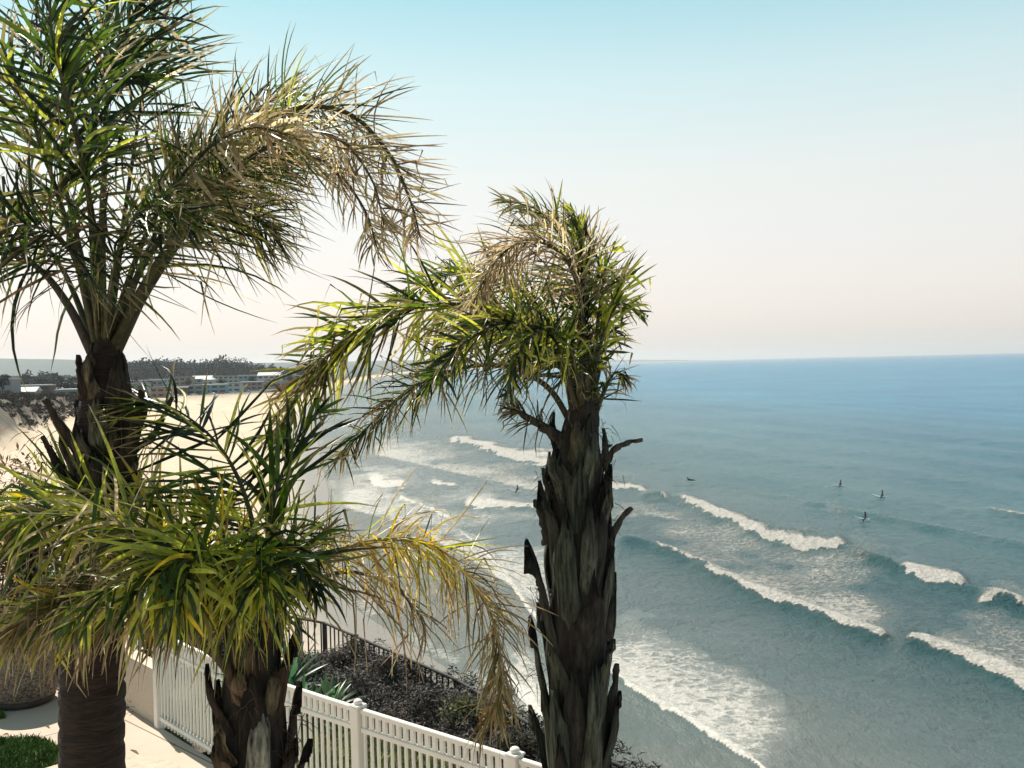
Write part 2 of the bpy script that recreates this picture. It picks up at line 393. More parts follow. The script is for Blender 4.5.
    b3 = N(nt, 'ShaderNodeBump'); b3.inputs['Distance'].default_value = 3.0; b3.inputs['Strength'].default_value = .6
    nt.links.new(w3, b3.inputs['Height'])
    nt.links.new(w2, b1.inputs['Height']); nt.links.new(b3.outputs[0], b1.inputs['Normal'])
    nt.links.new(math_('ADD', w1, math_('MULTIPLY', mask, .5)), b2.inputs['Height']); nt.links.new(b1.outputs[0], b2.inputs['Normal'])
    # calm the ripples in the thin swash
    nt.links.new(mrange(ao.outputs['Fac'], 0, 40, .25, .9), b2.inputs['Strength']); nt.links.new(mrange(ao.outputs['Fac'], 0, 40, .12, .7), b1.inputs['Strength'])
    nt.links.new(b2.outputs[0], bs.inputs['Normal'])
    o = npmesh('sea', np.stack([X, Y, Z], 1), grid_faces(len(rr), len(aa)), mt, smooth=True,
               attrs={'foam': np.clip(foam + .8 * shore * (fbm(X / 3, Y / 3) > .42), 0, 1), 'lace': np.clip(lace, 0, 1), 'offshore': off, 'face': face})
    tag(o, kind='structure')
sea()

# ------------------------------------------------------------------ palms
PAL = {'dark': (.010, .021, .007), 'green': (.048, .085, .012), 'lime': (.34, .36, .06), 'yellow': (.50, .36, .05),
       'tan': (.30, .235, .14), 'brown': (.10, .065, .035), 'olive': (.15, .135, .05), 'sunlit_straw': (.52, .44, .27)}  # straw and lime double as painted sunlight on leaflets, dark as painted shade
def frond(parent, ctrl, n, L, pal, t0=.18, wid=.021, plum=.6, grav=.9, alpha=(62, 22), wind=(-.12, 0, 0), kink=.25,
          tip=None, rad=.028, seed=0, lift=0.0, prof=.35, rcol=None, twist=.7, Kseg=6, tipdry=.75, minL=.3, ragged=.25):
    rng = np.random.default_rng(seed + 100); n = int(n * .95); wid = wid * WM_ * .92; L = L * 1.36; alpha = (alpha[0] + 6, alpha[1] + 16)
    pts = np.array([tuple(at(x, y, d)) for x, y, d in ctrl])
    C, length = resample(catmull(pts, 120), 60)
    o = npmesh('frond', *leaflets(C, rng, n, L, pal, t0, wid, plum, grav, alpha, wind, kink, tip, lift, prof, twist, Kseg, tipdry, minL, ragged), parent=parent)
    rv, rf = tube(C, rad * (1 - np.linspace(0, 1, 60) ** .8 * .88), 6)
    rc = rcol or (.055, .055, .025)
    cc = np.tile(np.array(rc), (len(rv), 1)) * (1 + .2 * np.random.default_rng(seed).standard_normal((len(rv), 1)))
    npmesh('rachis', rv, rf, RACHIS, parent=o, col=np.clip(cc, 0, 1), smooth=True)
    return o
def leaflets(C, rng, n, L, pal, t0, wid, plum, grav, alpha, wind, kink, tip, lift, prof, twist, K, tipdry, minL, ragged):
    t = np.sort(rng.uniform(t0, 1, n)) ; i = t * (len(C) - 1); k = np.minimum(i.astype(int), len(C) - 2); f = (i - k)[:, None]
    T_all = nrm(np.gradient(C, axis=0))
    P = C[k] * (1 - f) + C[k + 1] * f; T = nrm(T_all[k] * (1 - f) + T_all[k + 1] * f)
    upv = np.array([.0, -.15, 1.0]); U = upv - (T @ upv)[:, None] * T
    ul = np.linalg.norm(U, axis=1, keepdims=True); U = nrm(U + (ul < .35) * np.array([-.5, -.6, 0]) * 1.0); U = nrm(U - np.sum(U * T, 1, keepdims=True) * T)
    S = np.cross(T, U); side = np.where(rng.random(n) < .5, -1, 1)[:, None]
    phi = (rng.uniform(-1.9, 1.9, n) * plum + rng.normal(0, .08, n) + lift)[:, None]
    sd_ = np.cos(phi) * S * side + np.sin(phi) * U
    al = np.radians(np.interp(t, [t0, 1], alpha) + rng.normal(0, 15, n))[:, None]
    d = nrm(np.cos(al) * T + np.sin(al) * sd_)
    wild = (rng.random((n, 1)) < .10) * 1.0; d = nrm(d + wild * rng.normal(0, .75, (n, 3)) + rng.normal(0, .12, (n, 3)))
    pr = np.interp(t, [t0, prof, prof + .25, .9, 1], [.55, 1, .95, .55, minL])
    Ln = (L * pr * rng.uniform(1 - ragged, 1.08, n))[:, None]
    Nref = nrm(np.cos(phi) * U - np.sin(phi) * S * side + rng.normal(0, twist, (n, 3)))
    W0 = wid * rng.uniform(.7, 1.2, n)[:, None]
    kk = np.where(rng.random(n) < kink * 1.35, rng.integers(1, K, n), 99)
    g = np.array([0, 0, -1.0]); wv = np.array(wind)
    cols = list(pal.items()) if isinstance(pal, dict) else pal
    names = [c for c, _ in cols]; wts = np.array([v for _, v in cols], float); wts /= wts.sum()
    base = np.array([PAL[c] for c in names])[rng.choice(len(names), n, p=wts)]
    if tip is not None:
        tn = [c for c in tip if c != 'from']; tw = np.array([tip[c] for c in tn], float); tw /= tw.sum()
        tb = np.array([PAL[c] for c in tn])[rng.choice(len(tn), n, p=tw)]
        usetip = rng.random(n) < sstep(tip.get('from', .4) - .15, tip.get('from', .4) + .2, t)
        base = np.where(usetip[:, None], tb, base)
    base = base * rng.uniform(.7, 1.35, (n, 1))
    gr = grav * rng.choice([.1, .45, .9, 1.7], n, p=[.3, .35, .22, .13])[:, None]
    V = np.zeros((n, K + 1, 3, 3)); Cc = np.zeros((n, K + 1, 3, 3))
    wob = rng.normal(0, .26, (n, 3))
    dry = np.array(PAL['tan'])
    pos = P.copy()
    for q in range(K + 1):
        u = q / K
        Wd = nrm(np.cross(d, Nref)); Nn = np.cross(Wd, d)
        wq = W0 * (.45 + .55 * min(1, u * 5)) * (1 - u ** 2.6) ** .8 + .0008
        V[:, q, 0] = pos - Wd * wq; V[:, q, 1] = pos - Nn * wq * .45; V[:, q, 2] = pos + Wd * wq
        dr = np.clip((u - (tipdry + rng.normal(0, .08, (n, 1)))) * 5, 0, 1)
        cq = base * (1 - dr) + dry * dr
        Cc[:, q] = cq[:, None, :]
        pos = pos + d * Ln / K
        d = d + gr * g * (.5 / K) * (1 + u * 2.0) * 1.3 + wv * (1.5 / K) + wob / K
        hit = (kk == q)[:, None]
        kd = np.concatenate([rng.normal(0, .5, (n, 2)), -np.ones((n, 1))], 1)
        d = np.where(hit, nrm(d) * .15 + nrm(kd), d)
        d = nrm(d)
    b = (np.arange(n) * (K + 1) * 3)[:, None, None]; q = (np.arange(K) * 3)[None, :, None]; s = np.arange(2)[None, None, :]
    a = b + q + s
    Fc = np.stack([a, a + 1, a + 4, a + 3], -1).reshape(-1, 4)
    # leaf mesh, faces, material plus colours returned through npmesh's positional arguments
    return V.reshape(-1, 3), Fc, LEAF_ARGS(Cc.reshape(-1, 3))
class _M: pass
_pending = {}
def LEAF_ARGS(c): _pending['c'] = c; return LEAF
_np0 = npmesh
def npmesh(name, verts, faces, mat, parent=None, col=None, smooth=False, attrs=None):
    if mat is LEAF and col is None and 'c' in _pending:
        col = _pending.pop('c')
    return _np0(name, verts, faces, mat, parent, col, smooth, attrs)

def trunk_mesh(parent, axis_px, radii_px, depth, mat, rings=0, extra=1.6, noise_amp=.03, seed=0):
    """axis_px: [(px,py)] from top to bottom; continues straight down to the ground"""
    pts = [at(x, y, depth) for x, y in axis_px]; rad = [r / F * depth for r in radii_px]
    gz = 17.36 if parent['category'] == 'palm' else 17.3
    lastp = pts[-1]; pts.append(Vector((lastp.x, lastp.y, gz - .1))); rad.append(rad[-1] * 1.12)
    C = np.array([tuple(p) for p in pts]); z = C[:, 2]; zs = np.linspace(z[0], z[-1], 150)
    X = np.interp(-zs, -z, C[:, 0]); Y = np.interp(-zs, -z, C[:, 1]); Rr = np.interp(-zs, -z, rad)
    a = np.linspace(0, 2 * np.pi, 40, endpoint=False)
    nz = np.array([[mnoise.noise(Vector((math.cos(t) * 2 + seed, math.sin(t) * 2, zz * 2.2))) for t in a] for zz in zs])
    nz2 = np.array([[mnoise.noise(Vector((math.cos(t) * 9 + seed, math.sin(t) * 9, zz * 4))) for t in a] for zz in zs])
    rr = Rr[:, None] + nz * noise_amp + nz2 * noise_amp * .4
    if rings:
        s = np.abs(np.sin((zs + .01 * np.sin(zs * 7)) * math.pi * rings)); rr = rr - (.018 * (1 - s) ** 4)[:, None]
    V = np.stack([X[:, None] + rr * np.cos(a), Y[:, None] + rr * np.sin(a), np.broadcast_to(zs[:, None], rr.shape)], -1).reshape(-1, 3)
    npmesh('trunk', V, grid_faces(150, 40, True), mat, parent, smooth=True)
    return lambda zz: (np.interp(-zz, -z, C[:, 0]), np.interp(-zz, -z, C[:, 1]), np.interp(-zz, -z, rad))

def boot(parent, axis, theta, z0, length, w0, w1, flare, col, rng, curl=0.0, off=.015):
    nu, nv = 14, 13
    V = []; Cc = []
    jag = (rng.uniform(-.14, .06, nv) - .16 * np.abs(np.linspace(-1, 1, nv)) ** 1.5) * length
    ph = rng.uniform(0, 6)
    lean = rng.normal(0, .12)
    for layer in (0, 1):
        for iu in range(nu):
            u = iu / (nu - 1)
            for iv in range(nv):
                v = iv / (nv - 1) * 2 - 1
                ww = (.55 + .45 * min(1, u * 5)) * (w0 * (1 - u) ** .7 + w1 * (1 - (1 - u) ** .7)) * (1 + .09 * math.sin(u * 9 + ph + v * 2))
                zl = z0 + u * length + (jag[iv] * u ** 4)
                cx, cy, r = axis(zl if flare < .5 else z0 + .5 * length * u)
                rad_ = r + (off + .06) * min(1, u * 1.6) ** .7 - .05 + flare * length * u ** 2.2 + .02 * math.sin(u * 7 + ph) * u
                th = theta + lean * u
                tx = math.cos(th); ty = math.sin(th); sx_ = -ty; sy_ = tx
                bend = r * .9 * (1 - u) + .05
                latr = v * ww / 2
                dropin = -(latr ** 2) / (2 * max(bend, .04)) * .9
                thick = (.004 + .024 * (1 - abs(v)) * (1 - .6 * u)) * (1 if layer == 0 else -1)
                rad2 = rad_ + max(dropin, -.09) + thick
                zz = z0 + u * length * (1 - curl * u) + jag[iv] * u ** 4
                V.append((cx + tx * rad2 + sx_ * latr, cy + ty * rad2 + sy_ * latr, zz))
                k = 1 - .45 * u ** 3
                st = .75 + .5 * ((iv * 7 + 3) % 5) / 4
                Cc.append((col[0] * k * st, col[1] * k * st, col[2] * k * st))
    g = grid_faces(nu, nv); G = np.vstack([g, (g + nu * nv)[:, ::-1]])
    L = nu * nv; edge = []
    loop = [i * nv for i in range(nu)] + [(nu - 1) * nv + j for j in range(1, nv)] + [i * nv + nv - 1 for i in range(nu - 2, -1, -1)] + [j for j in range(nv - 2, 0, -1)]
    for a_, b_ in zip(loop, loop[1:] + loop[:1]): edge.append((a_, b_, b_ + L, a_ + L))
    G = np.vstack([G, np.array(edge)])
    return npmesh('leaf_base', V, G, BARK_FIBRE, parent, col=np.array(Cc), smooth=True)

def hairs(parent, pos_list, rng, n=30, L=.3, col=(.05, .035, .02)):
    """ragged fibre threads hanging from old leaf bases, one mesh"""
    for p in pos_list:
        VV, FF = [], []; off = 0
        for _ in range(n):
            q = np.array(p) + rng.normal(0, .05, 3); d = rng.normal(0, .7, 3); d[2] = rng.uniform(-.6, .5)
            l = L * rng.uniform(.3, 1.1); pts = [q]
            for k in range(4):
                d = nrm(d + np.array([0, 0, -.35])); pts.append(pts[-1] + d * l / 4)
            v, f = tube(np.array(pts), np.array([.003, .0028, .0025, .0018, .0008]), 3)
            VV.append(v); FF.append(f + off); off += len(v)
        V = np.vstack(VV)
        npmesh('fibre', V, np.vstack(FF), RACHIS, parent, col=np.tile(np.array(col), (len(V), 1)))

# ---- palm A: tall palm at the left
WM_ = .66
def palm_left():
    global WM_
    WM_ = .60
    D = 6.5
    root = empty('palm_tree', (at(92, 760, D).x, at(92, 760, D).y, 17.36))
    tag(root, 'tall palm at far left with ringed dark trunk and big wind-bent frond arching right', 'palm', 'palms on the patio edge')
    inv = root
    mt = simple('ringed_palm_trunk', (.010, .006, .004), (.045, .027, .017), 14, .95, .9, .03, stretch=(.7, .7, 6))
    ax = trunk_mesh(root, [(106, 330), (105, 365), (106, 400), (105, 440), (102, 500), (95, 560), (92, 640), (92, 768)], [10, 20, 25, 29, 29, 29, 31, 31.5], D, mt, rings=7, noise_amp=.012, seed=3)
    rng = np.random.default_rng(5)
    # petiole bases round the crown and old leaf bases below it
    for k in range(22):
        z = at(100, 560, D).z + k * .040
        th = k * 2.4 + 1.2
        boot(root, ax, th, z - .12, rng.uniform(.3, .5), .22, rng.uniform(.04, .07), rng.uniform(.0, .12), [(.06, .055, .035), (.05, .035, .02), (.12, .10, .06)][k % 3], rng)
    for (px, py, ex, ey, wd) in [(118, 470, 142, 390, .1), (80, 490, 42, 437, .075), (85, 455, 45, 400, .09), (84, 400, 78, 355, .07), (128, 455, 172, 398, .05)]:
        a0 = np.array(at(px, py, D - .1)); a1 = np.array(at(ex, ey, D - .2)); mid = (a0 + a1) / 2 + np.array([.03 if ex > px else .02, -.03, -.05])
        C, _ = resample(catmull([a0, mid, a1], 30), 14)
        v, f = tube(C, np.linspace(wd * .6, wd * .22, 14), 8, .55)
        v = v + rng.normal(0, .004, v.shape)
        npmesh('leaf_base', v, f, BARK_FIBRE, root, col=np.tile(np.array((.05, .033, .02)), (len(v), 1)), smooth=True)
    hairs(root, [tuple(at(45, 440, D - .2)), tuple(at(60, 450, D - .2)), tuple(at(85, 385, D)), tuple(at(128, 395, D)), tuple(at(80, 420, D - .1))], rng, 12, .2)
    # visible pale sheath on the trunk
    front = -math.pi / 2
    boot(root, ax, front + .25, at(107, 450, D).z, .34, .13, .10, .0, (.17, .17, .10), rng, off=.06)
    boot(root, ax, front - .35, at(95, 402, D).z, .36, .16, .05, .02, (.16, .13, .075), rng, off=.05)
    boot(root, ax, front + .8, at(120, 430, D).z, .5, .2, .08, .06, (.06, .045, .03), rng, off=.05)
    kw = dict(plum=.75, grav=.4, wind=(.42, 0, -.08))
    G = {'dark': 3.0, 'green': 1.7, 'olive': .8, 'tan': .8, 'sunlit_straw': 1.1, 'lime': .7}
    d = D
    fr = [
        dict(c=[(116, 350, d), (160, 262, d - .1), (222, 168, d - .25), (285, 112, d - .35), (345, 112, d - .4), (388, 152, d - .4), (410, 200, d - .35), (420, 236, d - .3)], n=430, L=.60, pal=G, tip={'tan': 2, 'brown': 2, 'olive': 1, 'from': .62}, rad=.045, t0=.2, minL=.5, grav=.35, wind=(.5, 0, .05), alpha=(60, 34), wid=.010, kink=.15),
        dict(c=[(114, 352, d + .1), (150, 285, d), (200, 215, d), (262, 158, d + .1), (322, 160, d + .2), (362, 205, d + .2), (378, 250, d + .2)], n=300, L=.5, pal={'olive': 2, 'sunlit_straw': 1, 'dark': 2, 'green': 2, 'lime': 1}, tip={'tan': 2, 'brown': 1, 'olive': 1, 'from': .6}, rad=.04, t0=.25, wid=.010, minL=.45, grav=.5, alpha=(55, 35)),
        dict(c=[(112, 348, d), (158, 262, d - .5), (218, 185, d - .8), (290, 135, d - .9), (340, 140, d - .9), (372, 180, d - .9), (384, 225, d - .9)], n=330, L=.52, pal={'green': 2, 'sunlit_straw': 1.2, 'olive': 2, 'dark': 1.5}, tip={'sunlit_straw': 1, 'tan': 2, 'brown': 1.5, 'olive': 1, 'from': .6}, rad=.035, t0=.3, wid=.009, minL=.5, alpha=(55, 35), wind=(.5, 0, 0)),
        dict(c=[(103, 360, d), (102, 240, d + .15), (106, 120, d + .2), (107, 0, d + .25), (108, -90, d + .3)], n=170, L=.72, pal={'dark': 4, 'green': 1, 'sunlit_straw': .7}, alpha=(46, 24), plum=.35, grav=.3, wind=(.1, 0, 0), rad=.04, t0=.28, kink=.1, rcol=(.10, .075, .05)),
        dict(c=[(92, 352, d), (68, 305, d - .1), (38, 268, d - .2), (-10, 240, d - .3), (-70, 260, d - .3)], n=170, L=.62, pal=G, rad=.04, t0=.3, rcol=(.05, .04, .03)),
        dict(c=[(98, 350, d), (74, 250, d - .4), (46, 160, d - .6), (15, 90, d - .8), (-50, 50, d - 1)], n=200, L=.62, pal={'green': 3, 'dark': 2, 'lime': 1, 'olive': 1}, rad=.035, t0=.25),
        dict(c=[(104, 345, d), (98, 260, d - .5), (82, 160, d - .9), (62, 80, d - 1.1), (50, 10, d - 1.2), (60, -70, d - 1.2)], n=170, L=.5, pal={'green': 4, 'dark': 2, 'lime': .6}, tipdry=.9, rad=.035, t0=.3, alpha=(45, 20), wid=.022, grav=.5, kink=.15),
        dict(c=[(114, 345, d), (138, 275, d - .1), (172, 228, d - .1), (212, 206, d), (250, 216, d + .1), (280, 240, d + .1)], n=250, L=.58, pal=G, grav=.8, rad=.035, t0=.25, wid=.012),
        dict(c=[(116, 348, d), (145, 285, d + .1), (185, 225, d + .2), (230, 180, d + .3), (280, 165, d + .4)], n=260, L=.75, pal={'green': 2, 'dark': 2, 'lime': 1, 'sunlit_straw': .8, 'olive': 1}, grav=.7, rad=.05, t0=.15, wid=.012, rcol=(.12, .10, .08)),
        dict(c=[(108, 345, d), (124, 220, d + .5), (140, 110, d + .8), (152, 30, d + .9), (162, -50, d + 1)], n=190, L=.62, pal={'dark': 3, 'green': 1, 'sunlit_straw': .9}, alpha=(50, 25), grav=.4, t0=.3),
        dict(c=[(96, 348, d), (58, 262, d + .3), (8, 215, d + .5), (-60, 220, d + .6)], n=150, L=.62, pal=G, t0=.3),
        dict(c=[(100, 348, d), (76, 232, d + .3), (50, 120, d + .5), (36, 10, d + .6), (40, -90, d + .6)], n=190, L=.62, pal={'dark': 3, 'green': 1.5, 'sunlit_straw': .9}, t0=.25, grav=.5),
        dict(c=[(108, 342, d), (146, 235, d - .6), (196, 160, d - .9), (250, 128, d - 1.1), (300, 140, d - 1.2)], n=260, L=.5, pal={'green': 1.5, 'dark': 1.5, 'olive': 1.5, 'sunlit_straw': 1}, tip={'tan': 2, 'sunlit_straw': .8, 'olive': 1, 'from': .65}, t0=.28, wid=.015),
        dict(c=[(100, 345, d), (90, 280, d - .5), (60, 240, d - .9), (20, 225, d - 1.1), (-30, 250, d - 1.2)], n=170, L=.55, pal={'dark': 3, 'green': 1, 'brown': 1.5}, t0=.25, wid=.015),
        dict(c=[(112, 342, d), (150, 245, d + .5), (195, 165, d + .9), (240, 120, d + 1), (290, 90, d + 1.1)], n=210, L=.6, pal={'dark': 2, 'olive': 1, 'tan': 1}, t0=.3, alpha=(55, 25), wid=.014),
        dict(c=[(106, 345, d), (112, 280, d - .7), (130, 225, d - 1.1), (160, 205, d - 1.3), (195, 225, d - 1.4)], n=220, L=.45, pal={'dark': 2, 'green': 2, 'olive': 1}, t0=.25, wid=.014),
        dict(c=[(102, 345, d), (92, 240, d - .2), (90, 130, d - .3), (120, 40, d - .3), (170, -30, d - .2)], n=190, L=.6, pal={'dark': 3, 'green': 1, 'sunlit_straw': .8}, t0=.3, grav=.5),
    ]
    for i, f in enumerate(fr):
        f['t0'] = f.get('t0', .2) + .16; k2 = dict(kw); k2.update({a: b for a, b in f.items() if a not in ('c', 'n', 'L', 'pal')})
        arc = f['c'][-1][0] > 290 or f['c'][-1][0] == 398
        frond(root, f['c'], int(f['n'] * (.74 if arc else .68)), f['L'] * (.78 if arc else 1.05), f['pal'], seed=i * 7 + 1, **k2)
    return root

def palm_small():
    global WM_
    WM_ = .82
    D = 6.0
    root = empty('palm_tree', (at(252, 760, D).x, at(252, 760, D).y, 17.36))
    tag(root, 'short leafy palm in front of the white fence, with yellow-green hanging leaves', 'palm', 'palms on the patio edge')
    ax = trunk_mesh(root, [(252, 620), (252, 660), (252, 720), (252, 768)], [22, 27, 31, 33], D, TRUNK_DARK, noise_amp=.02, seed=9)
    rng = np.random.default_rng(15)
    for k in range(20):
        boot(root, ax, k * 2.4, at(252, 900, D).z + k * .08, rng.uniform(.4, .65), .26, rng.uniform(.05, .09), rng.uniform(.03, .2), [(.04, .022, .013), (.06, .035, .02), (.025, .016, .01), (.11, .075, .04)][k % 4], rng)
    front = -math.pi / 2
    boot(root, ax, front + .35, at(270, 790, D).z, .58, .17, .09, .0, (.30, .29, .22), rng, off=.05)
    boot(root, ax, front - .55, at(225, 760, D).z, .34, .13, .05, .25, (.24, .17, .09), rng, off=.05)
    boot(root, ax, front - .1, at(246, 700, D).z, .25, .14, .08, .0, (.22, .15, .08), rng, off=.05)
    boot(root, ax, front + 1.0, at(285, 715, D).z, .35, .14, .05, .15, (.13, .11, .06), rng, off=.04)
    boot(root, ax, front + 1.3, at(285, 820, D).z, .5, .2, .07, .3, (.03, .02, .015), rng, off=.04)
    # cut leaf stalk crossing the fence on the left
    C, _ = resample(catmull([np.array(at(240, 690, D - .15)), np.array(at(215, 655, D - .2)), np.array(at(180, 635, D - .2))], 30), 16)
    v, f = tube(C, np.linspace(.04, .022, 16), 8, .6)
    npmesh('leaf_base', v, f, BARK_FIBRE, root, col=np.tile(np.array((.10, .065, .04)), (len(v), 1)), smooth=True)
    hairs(root, [tuple(at(290, 720, D)), tuple(at(220, 690, D)), tuple(at(250, 700, D - .25)), tuple(at(282, 750, D - .1))], rng, 16, .22)
    d = D
    L0 = {'green': 3, 'lime': 1.6, 'dark': 1.2, 'olive': .6}
    fr = [
        dict(c=[(252, 625, d), (258, 560, d), (243, 490, d + .1), (214, 440, d + .2), (172, 408, d + .3), (135, 402, d + .35)], n=120, L=.50, pal={'dark': 2, 'green': 3, 'lime': 1.2}, plum=.12, grav=.55, alpha=(60, 35), t0=.3, wid=.015, kink=.03, minL=.35, twist=.2, wind=(-.15, 0, 0), ragged=.1),
        dict(c=[(258, 622, d + .1), (266, 560, d + .1), (274, 500, d + .1), (292, 450, d + .2), (318, 412, d + .3)], n=70, L=.45, pal={'dark': 2, 'green': 3, 'lime': 1}, plum=.3, grav=.4, alpha=(28, 14), t0=.2, wid=.02, kink=.05, twist=.4),
        dict(c=[(262, 625, d), (292, 592, d), (330, 556, d), (380, 540, d + .05), (430, 545, d + .1), (470, 580, d + .15), (496, 630, d + .2), (500, 690, d + .2), (486, 725, d + .2)], n=400, L=.46, pal={'yellow': 3, 'sunlit_straw': 2, 'tan': 1.5, 'lime': 1.5, 'olive': 1}, tip={'olive': 3, 'tan': 2, 'brown': 1.4, 'from': .5}, plum=.6, grav=1.15, alpha=(60, 8), t0=.2, wid=.007, wind=(.02, 0, 0), rad=.026, rcol=(.34, .25, .06), minL=.5, kink=.35),
        dict(c=[(242, 620, d), (200, 568, d - .2), (140, 532, d - .35), (75, 516, d - .5), (10, 525, d - .6), (-45, 555, d - .6)], n=300, L=.5, pal={'green': 2, 'lime': 3, 'sunlit_straw': 1.6, 'olive': .8, 'yellow': .3}, plum=.5, grav=1.25, t0=.12, wid=.0145, kink=.3),
        dict(c=[(242, 630, d), (192, 592, d - .3), (125, 588, d - .5), (55, 605, d - .6), (-15, 645, d - .6)], n=300, L=.42, pal={'brown': 1.5, 'olive': 1.5, 'green': 1.5, 'lime': 1.5, 'sunlit_straw': 1.5, 'yellow': .6}, plum=.5, grav=1.2, t0=.15, wid=.012, kink=.3),
        dict(c=[(246, 625, d), (228, 572, d - .35), (205, 550, d - .7), (188, 572, d - 1.0), (180, 612, d - 1.15)], n=120, L=.45, pal={'green': 3, 'lime': 4, 'yellow': 1}, plum=.6, grav=1.5, t0=.15, wid=.015, kink=.2, tipdry=.9),
        dict(c=[(240, 620, d + .2), (180, 560, d + .3), (120, 512, d + .3), (60, 492, d + .3), (10, 505, d + .3)], n=150, L=.5, pal={'lime': 3, 'green': 2, 'sunlit_straw': 1.5, 'yellow': 1}, plum=.5, lift=.5, grav=.45, t0=.2, wid=.015, kink=.5, wind=(.0, 0, 0)),
        dict(c=[(255, 625, d), (252, 575, d - .35), (256, 556, d - .75), (262, 585, d - 1.05)], n=120, L=.45, pal={'green': 3, 'lime': 3, 'dark': 1}, plum=.7, grav=1.5, t0=.15, wid=.015, tipdry=.92, kink=.12),
        dict(c=[(248, 622, d), (222, 578, d - .45), (190, 560, d - .8), (160, 575, d - 1.0), (140, 605, d - 1.1)], n=90, L=.46, pal={'lime': 4, 'green': 3, 'dark': 1}, plum=.6, grav=1.7, t0=.15, wid=.021, kink=.25, tipdry=.92),
        dict(c=[(256, 622, d), (262, 580, d - .4), (275, 565, d - .7), (285, 590, d - .9)], n=60, L=.42, pal={'lime': 3, 'green': 3, 'dark': 1}, plum=.6, grav=1.7, t0=.15, wid=.02, kink=.2, tipdry=.92),
        dict(c=[(250, 620, d - .1), (238, 575, d - .1), (222, 530, d - .1), (205, 500, d - .05)], n=40, L=.34, pal={'yellow': 4, 'lime': 3}, plum=.5, grav=.2, alpha=(32, 15), t0=.3, wid=.02, kink=.4),
        dict(c=[(242, 632, d), (190, 600, d - .4), (122, 590, d - .6), (55, 606, d - .7), (0, 635, d - .8)], n=200, L=.33, pal={'brown': 2, 'olive': 2, 'tan': 1.2, 'green': 1, 'sunlit_straw': 1}, plum=.5, grav=1.0, t0=.15, wid=.009, wind=(-.2, 0, -.1)),
        dict(c=[(262, 632, d), (298, 592, d + .1), (345, 572, d + .2), (395, 588, d + .3), (432, 632, d + .4)], n=60, L=.52, pal={'brown': 2, 'olive': 2, 'tan': 1}, plum=.5, grav=1.1, t0=.2, wid=.008),
        dict(c=[(245, 620, d + .2), (205, 560, d + .5), (165, 545, d + .7), (130, 560, d + .8), (110, 590, d + .9)], n=130, L=.45, pal={'dark': 3, 'green': 2}, grav=1.2, t0=.15, wid=.016),
        dict(c=[(258, 622, d), (285, 575, d - .3), (300, 560, d - .6), (312, 590, d - .8)], n=60, L=.42, pal={'dark': 3, 'green': 2, 'olive': 1}, grav=1.3, t0=.2, wid=.016),
        dict(c=[(255, 622, d), (275, 560, d + .3), (305, 530, d + .5), (335, 530, d + .6)], n=60, L=.4, pal={'brown': 1, 'olive': 2, 'dark': 2}, grav=.8, t0=.25, wid=.01),
        dict(c=[(246, 624, d), (215, 590, d - .5), (165, 575, d - .9), (110, 590, d - 1.1), (70, 625, d - 1.2)], n=130, L=.38, pal={'green': 2.2, 'dark': 1, 'olive': 2, 'lime': 1}, grav=1.4, t0=.2, wid=.014),
    ]
    for i, f in enumerate(fr):
        k2 = {a: b for a, b in f.items() if a not in ('c', 'n', 'L', 'pal')}
        k2['grav'] = k2.get('grav', .9) * (1.45 if i > 1 else 1)
        frond(root, f['c'], int(f['n'] * (1.05 if i > 1 else .85)), f['L'] * (1.15 if i != 2 else .95), f['pal'], seed=500 + i * 7, **k2)
    return root

